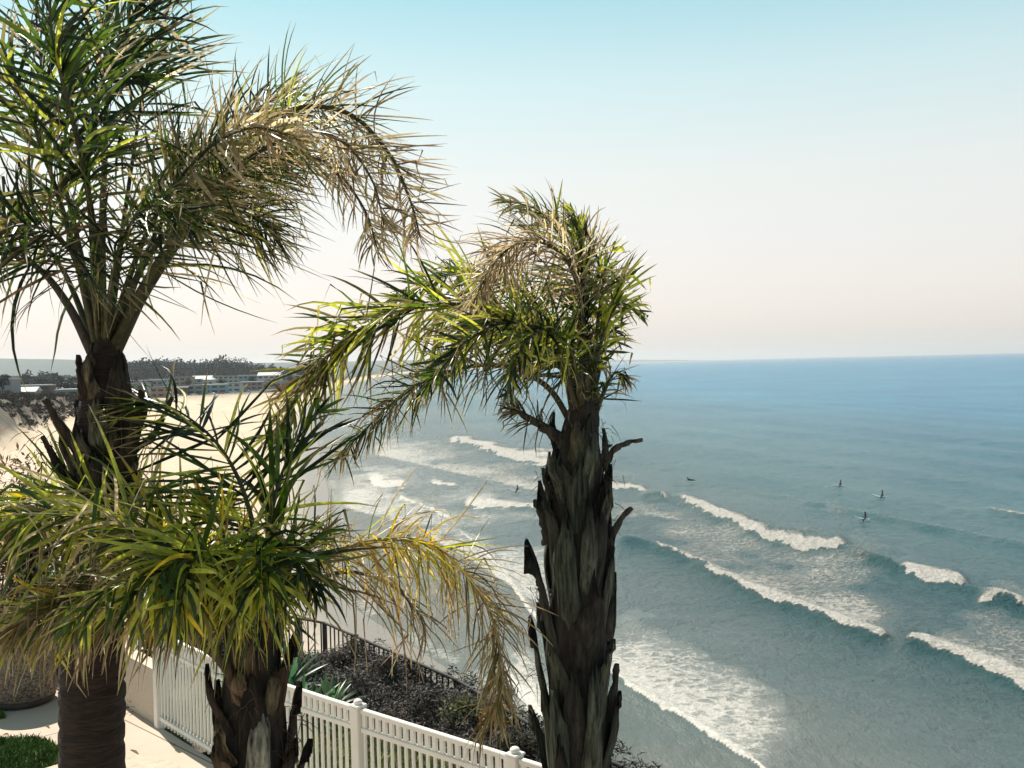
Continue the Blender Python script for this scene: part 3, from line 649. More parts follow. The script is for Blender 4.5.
def palm_centre():
    global WM_
    WM_ = .74
    D = 7.5
    root = empty('palm_tree', (at(577, 760, D).x, at(577, 760, D).y, 17.2))
    tag(root, 'palm in the middle before the sea, trunk shaggy with old leaf bases', 'palm', 'palms on the patio edge')
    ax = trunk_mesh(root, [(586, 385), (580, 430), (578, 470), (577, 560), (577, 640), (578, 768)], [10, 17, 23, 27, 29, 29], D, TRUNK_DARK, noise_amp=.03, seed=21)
    rng = np.random.default_rng(25)
    zt = at(577, 445, D).z; zb = at(577, 768, D).z
    cl = [(.075, .085, .055), (.05, .055, .038), (.095, .10, .065), (.035, .033, .024)]
    k = 0; z = zb - 1.0
    while z < zt - .25:
        big = k % 2 == 0
        boot(root, ax, k * 2.39996, z, rng.uniform(.6, .95) * (1 if z < zt - .8 else .6), rng.uniform(.20, .28), rng.uniform(.03, .07), rng.uniform(.0, .08) if big else rng.uniform(.08, .22), cl[k % 4], rng, off=rng.uniform(.01, .05))
        z += .072; k += 1
    front = -math.pi / 2
    for (px, py, L_, w0, w1, fl, c) in [(560, 600, .75, .22, .05, .02, (.11, .125, .08)), (590, 600, .8, .2, .06, .05, (.10, .11, .075)), (556, 800, .95, .2, .13, .0, (.10, .12, .08)),
                                         (588, 780, 1.0, .15, .09, .02, (.085, .10, .07)), (600, 560, .6, .16, .05, .15, (.12, .13, .09)), (570, 470, .42, .13, .04, .02, (.11, .10, .06)), (585, 500, .5, .12, .05, .04, (.10, .11, .07)),
                                         (604, 690, .45, .14, .06, .06, (.22, .23, .18)), (552, 505, .45, .12, .04, .1, (.10, .11, .075))]:
        th = front + (px - 577) / 30.0
        boot(root, ax, th, at(px, py, D).z, L_, w0, w1, fl, c, rng, off=.06)
    # free-standing dead stalk stubs that break the outline
    for P_, wd in [([(603, 470), (612, 452), (627, 443), (643, 440)], .034), ([(606, 590), (610, 545), (620, 520), (632, 508)], .05), ([(548, 545), (543, 520), (534, 500)], .045), ([(600, 768), (608, 720), (614, 690), (617, 664)], .06),
                   ([(552, 500), (545, 480), (543, 468)], .03), ([(546, 620), (541, 590), (537, 580)], .04), ([(596, 470), (605, 450), (612, 445)], .025), ([(606, 640), (610, 600), (608, 570)], .05), ([(565, 445), (548, 430), (520, 414)], .05)]:
        C, _ = resample(catmull([np.array(at(x, y, D - .03)) for x, y in P_], 40), 18)
        v, f = tube(C, np.linspace(wd, wd * .35, 18) * (1 + .12 * np.sin(np.arange(18) * 1.7)), 8, .5)
        v = v + rng.normal(0, .004, v.shape)
        npmesh('leaf_base', v, f, BARK_FIBRE, root, col=np.tile(np.array((.065, .06, .045)), (len(v), 1)), smooth=True)
    hairs(root, [tuple(at(x, y, D - .1)) for x, y in [(545, 478), (550, 490), (600, 455), (590, 440), (570, 440), (606, 470), (540, 590), (538, 680), (600, 430), (612, 520), (585, 425), (560, 470)]], rng, 14, .16)
    d = D
    G = {'green': 3, 'lime': 1.2, 'dark': 2, 'olive': 1}
    fr = [
        dict(c=[(576, 425, d), (562, 365, d), (520, 322, d), (460, 305, d + .05), (395, 312, d + .1), (340, 345, d + .15), (300, 390, d + .2), (275, 435, d + .2)], n=400, L=.6, pal={'green': 3, 'lime': 3, 'dark': 1.5, 'olive': 1, 'sunlit_straw': .5}, tip={'green': 2, 'olive': 2, 'brown': 1.5, 'lime': 1, 'from': .6}, plum=.8, grav=.75, t0=.15, wid=.018, rad=.035, minL=.5, kink=.3, wind=(-.2, 0, -.05)),
        dict(c=[(580, 400, d - .1), (582, 310, d - .2), (565, 258, d - .35), (528, 240, d - .5), (495, 262, d - .6), (470, 310, d - .65)], n=330, L=.42, pal={'tan': 3, 'sunlit_straw': 2, 'brown': 1.2, 'olive': .6}, plum=.7, grav=1.2, t0=.35, wid=.008, minL=.6, wind=(-.2, 0, 0), kink=.15),
        dict(c=[(582, 405, d), (580, 310, d), (566, 250, d), (540, 212, d), (505, 200, d)], n=150, L=.42, pal={'olive': 2, 'green': 2, 'lime': 1, 'tan': 1.5}, plum=.5, grav=.6, t0=.35, wid=.012, wind=(-.3, 0, 0)),
        dict(c=[(588, 405, d), (598, 320, d), (606, 268, d - .05), (614, 246, d - .1)], n=54, L=.27, pal={'lime': 4, 'green': 2, 'sunlit_straw': .6}, plum=.7, grav=.4, t0=.25, wid=.018, alpha=(50, 30), kink=.35, wind=(.1, 0, 0)),
        dict(c=[(574, 428, d + .1), (545, 385, d + .1), (495, 365, d + .15), (430, 378, d + .2), (375, 420, d + .3), (335, 462, d + .3)], n=300, L=.4, pal={'dark': 3, 'olive': 2, 'brown': 1.5, 'green': 1}, plum=.6, grav=1.0, t0=.2, wid=.009, minL=.45, wind=(-.15, 0, -.1)),
        dict(c=[(566, 440, d), (548, 428, d), (525, 415, d), (505, 408, d)], n=90, L=.22, pal={'dark': 2, 'brown': 2, 'olive': 1}, plum=1.0, grav=.9, t0=.3, wid=.008, rad=.04),
        dict(c=[(592, 425, d), (604, 392, d), (616, 372, d), (628, 382, d)], n=60, L=.22, pal={'olive': 2, 'lime': 1, 'dark': 2, 'tan': 1}, plum=.8, grav=1.2, t0=.2, wid=.01),
        dict(c=[(584, 405, d), (583, 320, d), (582, 255, d), (574, 212, d)], n=110, L=.32, pal={'green': 3, 'dark': 2, 'lime': 2}, plum=.8, grav=.15, alpha=(32, 14), t0=.4, wid=.015, kink=.12, wind=(-.1, 0, 0)),
        dict(c=[(580, 418, d), (556, 350, d - .4), (510, 322, d - .7), (462, 345, d - .9), (428, 385, d - 1.0)], n=260, L=.4, pal={'green': 3, 'dark': 3, 'olive': 1, 'lime': 1.2}, plum=.7, grav=1.1, t0=.2, wid=.014, wind=(-.15, 0, 0)),
        dict(c=[(588, 412, d), (600, 345, d - .1), (618, 305, d - .2), (640, 312, d - .3)], n=40, L=.30, pal={'lime': 3, 'green': 3, 'sunlit_straw': .5}, plum=.5, grav=.8, t0=.25, wid=.018, kink=.4, wind=(.12, 0, 0)),
        dict(c=[(580, 418, d), (562, 340, d + .4), (510, 282, d + .7), (450, 275, d + .9), (395, 300, d + 1)], n=240, L=.42, pal=G, plum=.7, grav=.7, t0=.25, wid=.015, kink=.35, wind=(-.2, 0, .03)),
        dict(c=[(586, 430, d), (586, 380, d - .1), (584, 330, d - .15), (582, 280, d - .15)], n=300, L=.15, pal={'dark': 4, 'green': 2, 'brown': 1}, plum=1.2, grav=.5, alpha=(48, 20), t0=.1, wid=.013, rad=.055),
        dict(c=[(584, 415, d), (570, 350, d - .5), (545, 330, d - .8), (520, 350, d - 1.0), (508, 395, d - 1.0)], n=170, L=.30, pal={'green': 2, 'dark': 3, 'lime': 1.5}, plum=.7, grav=1.3, t0=.25, wid=.012),
        dict(c=[(586, 410, d), (600, 330, d + .3), (600, 270, d + .4), (580, 225, d + .4), (545, 215, d + .4)], n=150, L=.32, pal={'tan': 2, 'olive': 2, 'green': 2, 'yellow': .6}, plum=.7, grav=.7, t0=.3, wid=.011, wind=(-.2, 0, 0)),
        dict(c=[(590, 400, d), (604, 330, d), (618, 290, d), (630, 275, d)], n=30, L=.45, pal={'lime': 4, 'green': 2}, plum=.4, grav=.25, t0=.4, wid=.02, alpha=(40, 15), kink=.3, wind=(.15, 0, .05)),
        dict(c=[(588, 418, d), (602, 360, d + .1), (612, 330, d + .2), (622, 350, d + .2)], n=40, L=.20, pal={'lime': 2, 'green': 3, 'dark': 1}, plum=.9, grav=.9, t0=.15, wid=.014),
    ]
    for i, f in enumerate(fr):
        k2 = {a: b for a, b in f.items() if a not in ('c', 'n', 'L', 'pal')}
        frond(root, f['c'], f['n'], f['L'], f['pal'], seed=900 + i * 7, **k2)
    return root
# children are authored in world space, so keep the parent's transform out of them
def reparent_fix():
    bpy.context.view_layer.update()
    for o in list(bpy.data.objects):
        if o.parent and not o.get('local'):
            top = o.parent
            while top.parent: top = top.parent
            if o.parent is top: o.matrix_parent_inverse = top.matrix_world.inverted()
palm_left(); palm_small(); palm_centre()
reparent_fix()
for o in bpy.data.objects:
    if o.parent: o['local'] = 1

# ================================================================== site: patio, fence, lawn, mulch, railing
GZ = 17.40
def prism(bm, poly, z0, z1):
    lo = [bm.verts.new((x, y, z0)) for x, y in poly]; hi = [bm.verts.new((x, y, z1)) for x, y in poly]
    bm.faces.new(hi); bm.faces.new(lo[::-1]); n = len(poly)
    for i in range(n): bm.faces.new((lo[i], lo[(i + 1) % n], hi[(i + 1) % n], hi[i]))
FP = [tuple(ground(x_, y_, GZ + 1.25))[:2] for x_, y_ in ((157, 631), (240, 669), (358, 707), (515, 756))]
FP += [(2 * FP[3][0] - FP[2][0], 2 * FP[3][1] - FP[2][1]), (3 * FP[3][0] - 2 * FP[2][0], 3 * FP[3][1] - 2 * FP[2][1])]
WALL = [(FP[0][0] - .10, FP[0][1] + .10), (FP[0][0] - .62, FP[0][1] + .67), (-8.6, 17.5), (-12.3, 21.6)]
def patio():
    bm = bmesh.new()
    poly = [(3.5, 5.7)] + FP[::-1][1:] + WALL[1:] + [(-12.3, 0.5), (3.5, 0.5)]
    prism(bm, poly, 16.3, GZ); bmesh.ops.recalc_face_normals(bm, faces=bm.faces[:])
    mt, nt, bs, out = new_mat('patio_concrete')
    tc = N(nt, 'ShaderNodeTexCoord'); mp = N(nt, 'ShaderNodeMapping'); nt.links.new(tc.outputs['Object'], mp.inputs[0]); mp.inputs['Rotation'].default_value = (0, 0, R(43.5)); mp.inputs['Location'].default_value = (.1, .35, 0)
    br = N(nt, 'ShaderNodeTexBrick', offset=0.0); br.inputs['Scale'].default_value = 1; br.inputs['Brick Width'].default_value = 2.6; br.inputs['Row Height'].default_value = 2.1
    br.inputs['Mortar Size'].default_value = .012; br.inputs['Mortar Smooth'].default_value = .2
    nt.links.new(mp.outputs[0], br.inputs['Vector'])
    n1 = noise_out(nt, 1.2, 6, .65); n2 = noise_out(nt, 40, 4)
    c = mixcol(nt, ramp(nt, n1, .3, .7), (.46, .36, .285), (.53, .42, .335))
    c = mixcol(nt, ramp(nt, n2, .6, .75), c, (.42, .33, .26))
    c = mixcol(nt, br.outputs['Fac'], c, (.16, .12, .09))
    nt.links.new(c, bs.inputs['Base Color']); bs.inputs['Roughness'].default_value = .9; bump(nt, n2, bs, .2, .004)
    tag(bmobj('patio', bm, mt), kind='structure')
    mt2 = simple('stepping_stone', (.40, .33, .25), (.52, .44, .35), 9, .9, .3, .01)
    c0 = ground(90, 793, GZ); bm = bmesh.new(); n = 48
    prism(bm, [(c0.x + 1.0 * math.cos(2 * math.pi * i / n), c0.y + .95 * math.sin(2 * math.pi * i / n)) for i in range(n)], GZ + .004, GZ + .05)
    bmesh.ops.bevel(bm, geom=[e for e in bm.edges if len(e.link_faces) == 2 and e.calc_face_angle(0) > .8 and e.verts[0].co.z > GZ + .03 and e.verts[1].co.z > GZ + .03], offset=.012, segments=2, affect='EDGES')
    o = bmobj('patio_slab', bm, mt2); tag(o, 'round pale concrete slab set in the small lawn patch', 'slab')
patio()
GRASS = attr_mat('grass_blades', .6, 3, 0.01, .001)
def in_poly(x, y, poly): return poly_mask(np.array([x]), np.array([y]), poly)[0]
def grass(name, poly, n, h, cols, label, zf, rng, holes=()):
    xs = [p[0] for p in poly]; ys = [p[1] for p in poly]
    X = rng.uniform(min(xs), max(xs), n * 3); Y = rng.uniform(min(ys), max(ys), n * 3)
    k = poly_mask(X, Y, poly)
    for c, r in holes: k &= np.hypot(X - c[0], Y - c[1]) > r
    X = X[k][:n]; Y = Y[k][:n]; n = len(X); Z = zf(X, Y)
    a = rng.uniform(0, 6.28, n); H = h * rng.uniform(.5, 1.3, n); W = .004 + .004 * rng.random(n)
    dx = np.cos(a) * W; dy = np.sin(a) * W; lx = rng.normal(0, .4, n) * H; ly = rng.normal(0, .4, n) * H
    V = np.stack([np.stack([X - dx, Y - dy, Z - .01], 1), np.stack([X + dx, Y + dy, Z - .01], 1), np.stack([X + lx * .5 + dx * .8, Y + ly * .5 + dy * .8, Z + H * .6], 1), np.stack([X + lx, Y + ly, Z + H], 1)], 1).reshape(-1, 3)
    F_ = (np.arange(n) * 4)[:, None] + np.array([0, 1, 2, 3])[None]
    c = np.array(cols)[rng.integers(0, len(cols), n)] * rng.uniform(.7, 1.3, (n, 1))
    o = npmesh(name, V, F_, GRASS, col=np.repeat(c, 4, axis=0)); tag(o, label, 'grass', kind='stuff')
rngs = np.random.default_rng(42)
lp = [tuple(ground(x, y, GZ))[:2] for x, y in [(-90, 750), (-20, 741), (30, 738), (48, 741), (60, 748), (85, 765), (60, 840), (-90, 840)]]
bm = bmesh.new(); prism(bm, lp, GZ - .002, GZ + .012); bmesh.ops.recalc_face_normals(bm, faces=bm.faces[:])
LAWNB = simple('lawn_soil', (.03, .05, .012), (.07, .10, .025), 20, .95, .5, .01)
tag(bmobj('lawn_base', bm, LAWNB), kind='structure')
_c0 = ground(90, 793, GZ)
grass('lawn', lp, 16000, .055, [(.06, .13, .02), (.09, .17, .03), (.12, .18, .04)], 'small bright green lawn patch around the round slab at lower left', lambda x, y: 0 * x + GZ + .012, rngs, holes=[((_c0.x, _c0.y), 1.02)])
lp2 = [tuple(ground(x, y, GZ))[:2] for x, y in [(-90, 700), (-30, 706), (2, 712), (6, 719), (-30, 722), (-90, 724)]]
grass('lawn', lp2, 6000, .055, [(.06, .13, .02), (.09, .17, .03)], 'sliver of green lawn under the pebbled planter at far left', lambda x, y: 0 * x + GZ + .0, rngs)
# strip of lawn beyond the white fence, then the dark bed up to the railing
OFF = 2.7
ld = np.array([FP[0], FP[-1]])
def bedz(x, y):
    # distance beyond the fence line
    t = (x * .637 + y * .771) - (-4.60 * .637 + 12.9 * .771)
    lump = sstep(1.5, 2.6, t) * (.04 + 1.1 * np.maximum(fbm(x * 1.5 + 4, y * 1.5, 4) - .42, 0))
    return 17.30 - .10 * np.maximum(t - 2.3, 0) + lump, t
def bed():
    us = np.linspace(-1.5, 11.5, 150); vs = np.linspace(.02, 5.2, 70)
    d = np.array([.771, -.637]); nv = np.array([.637, .771]); o0 = np.array([-4.6, 12.9])
    P = o0 + us[:, None, None] * d + vs[None, :, None] * nv
    X, Y = P[..., 0], P[..., 1]; Z, t = bedz(X, Y)
    Tx = np.interp(Y, TY, TX); Z = Z - 3 * sstep(-.3, .5, X - Tx)
    c = np.where((t < 1.65)[..., None], np.array((.10, .11, .04)), np.array((.035, .028, .022)))
    o = npmesh('garden_bed', np.stack([X, Y, Z], -1).reshape(-1, 3), grid_faces(150, 70), attr_mat('garden_soil', .95, 9, .8, .04), col=c.reshape(-1, 3), smooth=True)
    tag(o, kind='structure')
    gp = [tuple(o0 + u * d + v * nv) for u, v in ((-.9, .08), (10.5, .08), (10.5, 1.7), (5, 1.55), (2, 1.75), (-.9, 1.6))]
    grass('lawn', gp, 42000, .09, [(.26, .28, .08), (.18, .22, .05), (.33, .31, .12), (.10, .13, .03)], 'strip of yellow-green grass just behind the white fence', lambda x, y: bedz(x, y)[0], rngs)
    # dark ground cover: curled leathery leaves and twigs
    n = 62000; u = rngs.uniform(-1, 11, n); v = rngs.uniform(1.6, 4.6, n)
    XY = o0 + u[:, None] * d + v[:, None] * nv; X, Y = XY[:, 0], XY[:, 1]
    k = X < np.interp(Y, TY, TX) + .1; X, Y = X[k], Y[k]; n = len(X)
    Z = bedz(X, Y)[0] + rngs.uniform(0, .16, n) * fbm(X * 2.5, Y * 2.5, 3)
    dirs = rngs.normal(0, 1, (n, 3)); dirs[:, 2] = np.abs(dirs[:, 2]) * .8; dirs = nrm(dirs); L = (rngs.uniform(.02, .09, n) * rngs.choice([1, 2.2], n, p=[.9, .1]))[:, None]
    s = nrm(np.cross(dirs, rngs.normal(0, 1, (n, 3)))) * rngs.uniform(.003, .011, n)[:, None]
    B = np.stack([X, Y, Z], 1); M1 = B + dirs * L * .5; E = B + dirs * L + np.array([0, 0, -.3]) * L
    V = np.stack([B - s * .4, B + s * .4, M1 - s, M1 + s, E - s * .2, E + s * .2], 1).reshape(-1, 3)
    b = (np.arange(n) * 6)[:, None]; F_ = np.vstack([b + np.array([0, 1, 3, 2]), b + np.array([2, 3, 5, 4])])
    cc = np.array([(.03, .032, .026), (.045, .035, .028), (.02, .018, .015), (.07, .065, .05), (.10, .08, .06)])[rngs.choice(5, n, p=[.34, .26, .25, .11, .04])]
    mt, nt, bs, out = new_mat('dark_ground_cover'); a = N(nt, 'ShaderNodeAttribute', attribute_name='Col'); nt.links.new(a.outputs['Color'], bs.inputs['Base Color']); bs.inputs['Roughness'].default_value = .7
    o = npmesh('ground_cover', V, F_, mt, col=np.repeat(cc, 6, axis=0)); tag(o, 'dark tangled ground cover sloping from the lawn strip to the railing', 'ground cover', kind='stuff')
bed()
# white fence
WHITE = simple('white_vinyl', (.74, .71, .64), (.80, .77, .70), 3, .45, .05, .002)
SHOEM = simple('dark_fence_shoe', (.03, .025, .02), (.05, .04, .035), 10, .8)
def fence():
    root = empty('picket_fence', (FP[2][0], FP[2][1], GZ)); tag(root, 'white vinyl picket fence with a row of square openings along its top', 'fence')
    ret = [FP[0], (FP[0][0] - .45, FP[0][1] + 1.5)]
    segs = list(zip(FP[:-1], FP[1:])) + [tuple(ret)]
    H = 1.25
    def post(x, y, ang):
        bm = bmesh.new(); M = Matrix.Translation((x, y, GZ - .02)) @ Matrix.Rotation(ang, 4, 'Z')
        bx(bm, -.055, .055, -.055, .055, 0, H + .03, M)
        bmesh.ops.bevel(bm, geom=bm.edges[:], offset=.006, segments=2, affect='EDGES')
        p = bmobj('post', bm, WHITE, root)
        bm = bmesh.new(); bx(bm, -.066, .066, -.066, .066, H + .03, H + .05, M)
        bmesh.ops.bevel(bm, geom=bm.edges[:], offset=.006, segments=2, affect='EDGES')
        T_ = M @ Matrix.Translation((0, 0, H + .07)) @ Matrix.Diagonal((1, 1, .72, 1))
        bmesh.ops.create_uvsphere(bm, u_segments=16, v_segments=10, radius=.045, matrix=T_)
        bmobj('cap', bm, WHITE, p, smooth=False)
    for i, (x, y) in enumerate(FP + [ret[1]]):
        a = FP[min(i + 1, 5)] if i < 5 else FP[5]; b_ = FP[max(i - 1, 0)]
        post(x, y, math.atan2(a[1] - b_[1], a[0] - b_[0]))
    for (x0, y0), (x1, y1) in segs:
        L = math.hypot(x1 - x0, y1 - y0); ang = math.atan2(y1 - y0, x1 - x0)
        M = Matrix.Translation((x0, y0, GZ)) @ Matrix.Rotation(ang, 4, 'Z'); a, b_ = .056, L - .056
        for nm, z0, z1, wd in (('top_rail', H - .05, H - .003, .026), ('middle_rail', H - .235, H - .185, .024), ('bottom_rail', .10, .155, .026)):
            bm = bmesh.new(); bx(bm, a, b_, -wd, wd, z0, z1, M)
            bmesh.ops.bevel(bm, geom=bm.edges[:], offset=.005, segments=2, affect='EDGES'); bmobj(nm, bm, WHITE, root)
        bm = bmesh.new(); n = round(L / .098)
        for k in range(1, n):
            x = L * k / n
            bx(bm, x - .013, x + .013, -.012, .012, .05, H - .236, M); bx(bm, x - .013, x + .013, -.0125, .0125, .156, .2, M)
            bx(bm, x - .024, x + .024, -.0145, .0145, H - .184, H - .051, M)
        bmobj('pickets', bm, WHITE, root)
fence()
# low stucco wall continuing the fence line
def wall():
    bm = bmesh.new(); pts = [Vector((x, y)) for x, y in WALL]; th = .2; lo = []
    out_ = []
    for i, p in enumerate(pts):
        d = (pts[min(i + 1, 3)] - pts[max(i - 1, 0)]).normalized(); nn = Vector((d.y, -d.x))
        out_.append((p, p + nn * th))
    poly = [a for a, _ in out_] + [b for _, b in out_][::-1]
    prism(bm, [(p.x, p.y) for p in poly], 16.2, GZ + .72); bmesh.ops.recalc_face_normals(bm, faces=bm.faces[:])
    root = bmobj('garden_wall', bm, simple('tan_stucco', (.50, .42, .33), (.58, .49, .39), 30, .95, .5, .006)); tag(root, 'low tan stucco garden wall at the left end of the white fence', 'wall')
wall()
# pebbled planter
def lathe(name, prof, mat, parent, loc, seg=48):
    V = []; 
    for r, z in prof:
        for i in range(seg): t = 2 * math.pi * i / seg; V.append((loc[0] + r * math.cos(t), loc[1] + r * math.sin(t), loc[2] + z))
    return npmesh(name, V, grid_faces(len(prof), seg, True), mat, parent, smooth=True)
PEB, nt_, bs_, out_n = new_mat('exposed_aggregate')
_v = N(nt_, 'ShaderNodeTexVoronoi'); _v.inputs['Scale'].default_value = 55; _tc = N(nt_, 'ShaderNodeTexCoord'); nt_.links.new(_tc.outputs['Object'], _v.inputs['Vector'])
_s = N(nt_, 'ShaderNodeSeparateColor'); nt_.links.new(_v.outputs['Color'], _s.inputs[0])
nt_.links.new(ramp(nt_, _s.outputs[0], .2, .8, (.05, .04, .03), (.20, .17, .14)), bs_.inputs['Base Color']); bs_.inputs['Roughness'].default_value = .8
bump(nt_, _v.outputs['Distance'], bs_, .7, .01)
px0 = at(24, 700, 14.1)
pl = empty('planter', (px0.x, px0.y, GZ)); tag(pl, 'round pebble-faced concrete planter with dark base on the patio at far left', 'planter')
lathe('pot', [(.40, .10), (.425, .12), (.43, .5), (.435, .95), (.46, .96), (.46, 1.04), (.40, 1.04), (.38, .9), (.0, .9)], PEB, pl, (px0.x, px0.y, GZ))
lathe('base', [(.0, .002), (.36, .004), (.40, .03), (.415, .09), (.38, .115)], SHOEM, pl, (px0.x, px0.y, GZ))

# plants
def rosette(loc, n, L, wd, cols, label, rng, name='agave_plant', el=(15, 80), bend=.5, cat='plant'):
    VV, FF, CC = [], [], []; off = 0
    for k in range(n):
        az = k * 2.39996 + rng.normal(0, .15); e = R(el[0] + (el[1] - el[0]) * (k / n) ** 1.1 + rng.normal(0, 4)); l = L * rng.uniform(.8, 1.1) * (1 - .25 * k / n)
        d = np.array([math.cos(az) * math.cos(e), math.sin(az) * math.cos(e), math.sin(e)]); p = np.array(loc) + d * .02; s = np.array([-math.sin(az), math.cos(az), 0.])
        K = 9; c = np.array(cols[rng.integers(len(cols))]) * rng.uniform(.8, 1.25)
        for q in range(K + 1):
            u = q / K; w_ = wd * (.45 + 1.6 * u) * (1 - u) ** .75 * (1.05 if u < .5 else 1.0) + .001
            nn = np.cross(d, s)
            for sg, cup in ((-1, .35), (0, -.1), (1, .35)): VV.append(p + s * w_ * sg - nn * w_ * cup); CC.append(c * (1 + .15 * abs(sg)))
            p = p + d * l / K; d = nrm(d + np.array([0, 0, -bend / K * (1.3 - k / n)]))
        FF.append(grid_faces(K + 1, 3) + off); off += 3 * (K + 1)
    o = npmesh(name, np.array(VV), np.vstack(FF), LEAF, col=np.array(CC), smooth=True); tag(o, label, cat); return o
def shrub(loc, rad, n, size, cols, label, rng, name='shrub', stems=14, asp=2.2, hollow=.35, cat='shrub', parentcat=None):
    loc = np.array(loc, float); root = empty(name, tuple(loc)); tag(root, label, cat)
    cl = [(rng.normal(0, .45, 3)) for _ in range(16)]
    V, CC = [], []
    cen = np.array(cl)[rng.integers(0, 16, n)] * np.array(rad) * .62
    dd = nrm(rng.normal(0, 1, (n, 3))) * (rng.random((n, 1)) ** .45) * np.array(rad) * .5
    P = cen + dd + np.array([0, 0, rad[2]]); P[:, 2] = np.abs(P[:, 2]) + .03
    d = nrm(dd / np.array(rad) + rng.normal(0, .8, (n, 3))); s = nrm(np.cross(d, rng.normal(0, 1, (n, 3))))
    L = size * rng.uniform(.5, 1.3, (n, 1)); W = L / asp * .5; P = P + loc
    V = np.stack([P, P + d * L * .5 + s * W, P + d * L, P + d * L * .5 - s * W], 1).reshape(-1, 3)
    c = np.array(cols)[rng.integers(0, len(cols), n)] * rng.uniform(.7, 1.35, (n, 1))
    npmesh('foliage', V, (np.arange(n) * 4)[:, None] + np.arange(4)[None], LEAF, root, col=np.repeat(c, 4, axis=0))
    VV, FF = [], []; off = 0
    for k in range(stems):
        e = loc + np.array(cl[k % 16]) * np.array(rad) * .8 + np.array([0, 0, rad[2]]); e[2] = max(e[2], loc[2] + .1)
        C, _ = resample(catmull([loc, (loc + e) / 2 + rng.normal(0, .08, 3) * rad[0], e], 12), 8)
        v, f = tube(C, np.linspace(.022, .006, 8) * max(rad[2], .4), 5); VV.append(v); FF.append(f + off); off += len(v)
    V = np.vstack(VV); npmesh('stem', V, np.vstack(FF), RACHIS, root, col=np.tile(np.array((.05, .035, .025)), (len(V), 1)))
    return root
rp = np.random.default_rng(77)
def gpt(px, py, d, z=None):
    p = at(px, py, d); return (p.x, p.y, p.z if z is None else z)
rosette(gpt(300, 690, 13.2, 17.35), 34, .75, .045, [(.03, .075, .035), (.05, .11, .05), (.10, .15, .09)], 'dark green spiky rosette plant beside the short palm, behind the fence', rp)
rosette(gpt(330, 690, 13.6, 17.35), 30, .62, .04, [(.03, .065, .03), (.06, .11, .05)], 'smaller spiky rosette plant at the edge of the dark ground cover', rp)
rosette(gpt(288, 690, 14.6, 17.35), 30, .9, .045, [(.03, .07, .035), (.05, .10, .05)], 'taller spiky rosette plant nearest the left end of the dark railing', rp)
rosette(gpt(112, 700, 15.6, 16.5), 30, 2.0, .17, [(.11, .15, .13), (.16, .20, .17)], 'big grey-blue agave with broad leaves behind the tall palm trunk', rp, el=(5, 82))
rosette(gpt(144, 700, 13.75, 17.35), 24, .42, .02, [(.03, .05, .02)], 'small dark tuft plant against the low tan wall', rp, name='tuft_plant')
shrub(gpt(18, 600, 17.5, 16.5), (1.2, 1.0, 2.1), 6000, .15, [(.03, .02, .015), (.06, .035, .025), (.09, .05, .03)], 'dark reddish-brown twiggy shrub at far left above the beach', rp, stems=40, asp=4)
shrub(gpt(60, 600, 15.8, 16.5), (.9, .8, 1.4), 4200, .13, [(.03, .045, .018), (.05, .07, .025)], 'dark green rounded shrub left of the tall palm trunk', rp, stems=20)
shrub(gpt(218, 600, 17.2, 16.45), (.85, .8, 1.75), 7000, .07, [(.34, .30, .24), (.22, .20, .16), (.08, .09, .06), (.45, .40, .32)], 'grey speckled rounded shrub behind the short palm', rp, stems=20, asp=1.6)
shrub(gpt(165, 600, 16.4, 16.5), (.9, .8, 1.3), 4500, .12, [(.03, .05, .018), (.05, .08, .025), (.09, .11, .04)], 'green shrub between the tall palm and the speckled shrub', rp, stems=20)
shrub(gpt(470, 720, 13.0, 17.2), (.45, .4, .26), 2200, .06, [(.07, .08, .04), (.12, .12, .06), (.04, .05, .025)], 'low olive-green shrub hiding the middle of the dark railing', rp, stems=10)
shrub(gpt(492, 720, 12.7, 17.28), (.2, .2, .2), 900, .04, [(.35, .17, .04), (.25, .13, .04), (.10, .10, .04)], 'small orange-flowered plant by the railing', rp, name='flowering_plant', stems=8, cat='plant')
shrub(gpt(520, 740, 11.9, 17.2), (.4, .3, .22), 2200, .05, [(.03, .03, .022), (.06, .055, .04)], 'dark low shrub next to the middle palm trunk', rp, stems=10)
# dark railing
METAL = simple('dark_painted_metal', (.010, .010, .010), (.025, .022, .02), 20, .5, .1, .001)
def railing():
    pts = [(-4.5, 18.35), (-3.42, 17.6), (-.88, 14.2), (.34, 12.0), (1.14, 11.0), (3.2, 8.6), (5.0, 6.3)]
    root = empty('railing', (pts[2][0], pts[2][1], 16.9)); tag(root, 'dark metal railing with thin balusters along the bluff edge', 'railing')
    zt = 17.52; k = 0
    for (x0, y0), (x1, y1) in zip(pts[:-1], pts[1:]):
        L = math.hypot(x1 - x0, y1 - y0); ang = math.atan2(y1 - y0, x1 - x0); M = Matrix.Translation((x0, y0, 0)) @ Matrix.Rotation(ang, 4, 'Z')
        bm = bmesh.new(); bx(bm, -.02, L + .02, -.026, .026, zt - .035, zt, M); bmesh.ops.bevel(bm, geom=bm.edges[:], offset=.008, segments=2, affect='EDGES'); bmobj('top_rail', bm, METAL, root)
        bm = bmesh.new(); bx(bm, 0.01, L - .01, -.015, .015, zt - .80, zt - .77, M); bmobj('bottom_rail', bm, METAL, root)
        n = max(2, round(L / 1.25))
        for i in range(n):
            x = L * i / n; bm = bmesh.new(); bx(bm, x - .034, x + .034, -.024, .024, zt - 1.2, zt - .036, M); bmobj('post', bm, METAL, root)
        nb = round(L / .155)
        for i in range(nb):
            x = L * (i + .5) / nb
            if min(abs(x - L * j / n) for j in range(n + 1)) < .05: continue
            bm = bmesh.new(); bx(bm, x - .0095, x + .0095, -.0095, .0095, zt - .769, zt - .0355, M); bmobj('baluster', bm, METAL, root)
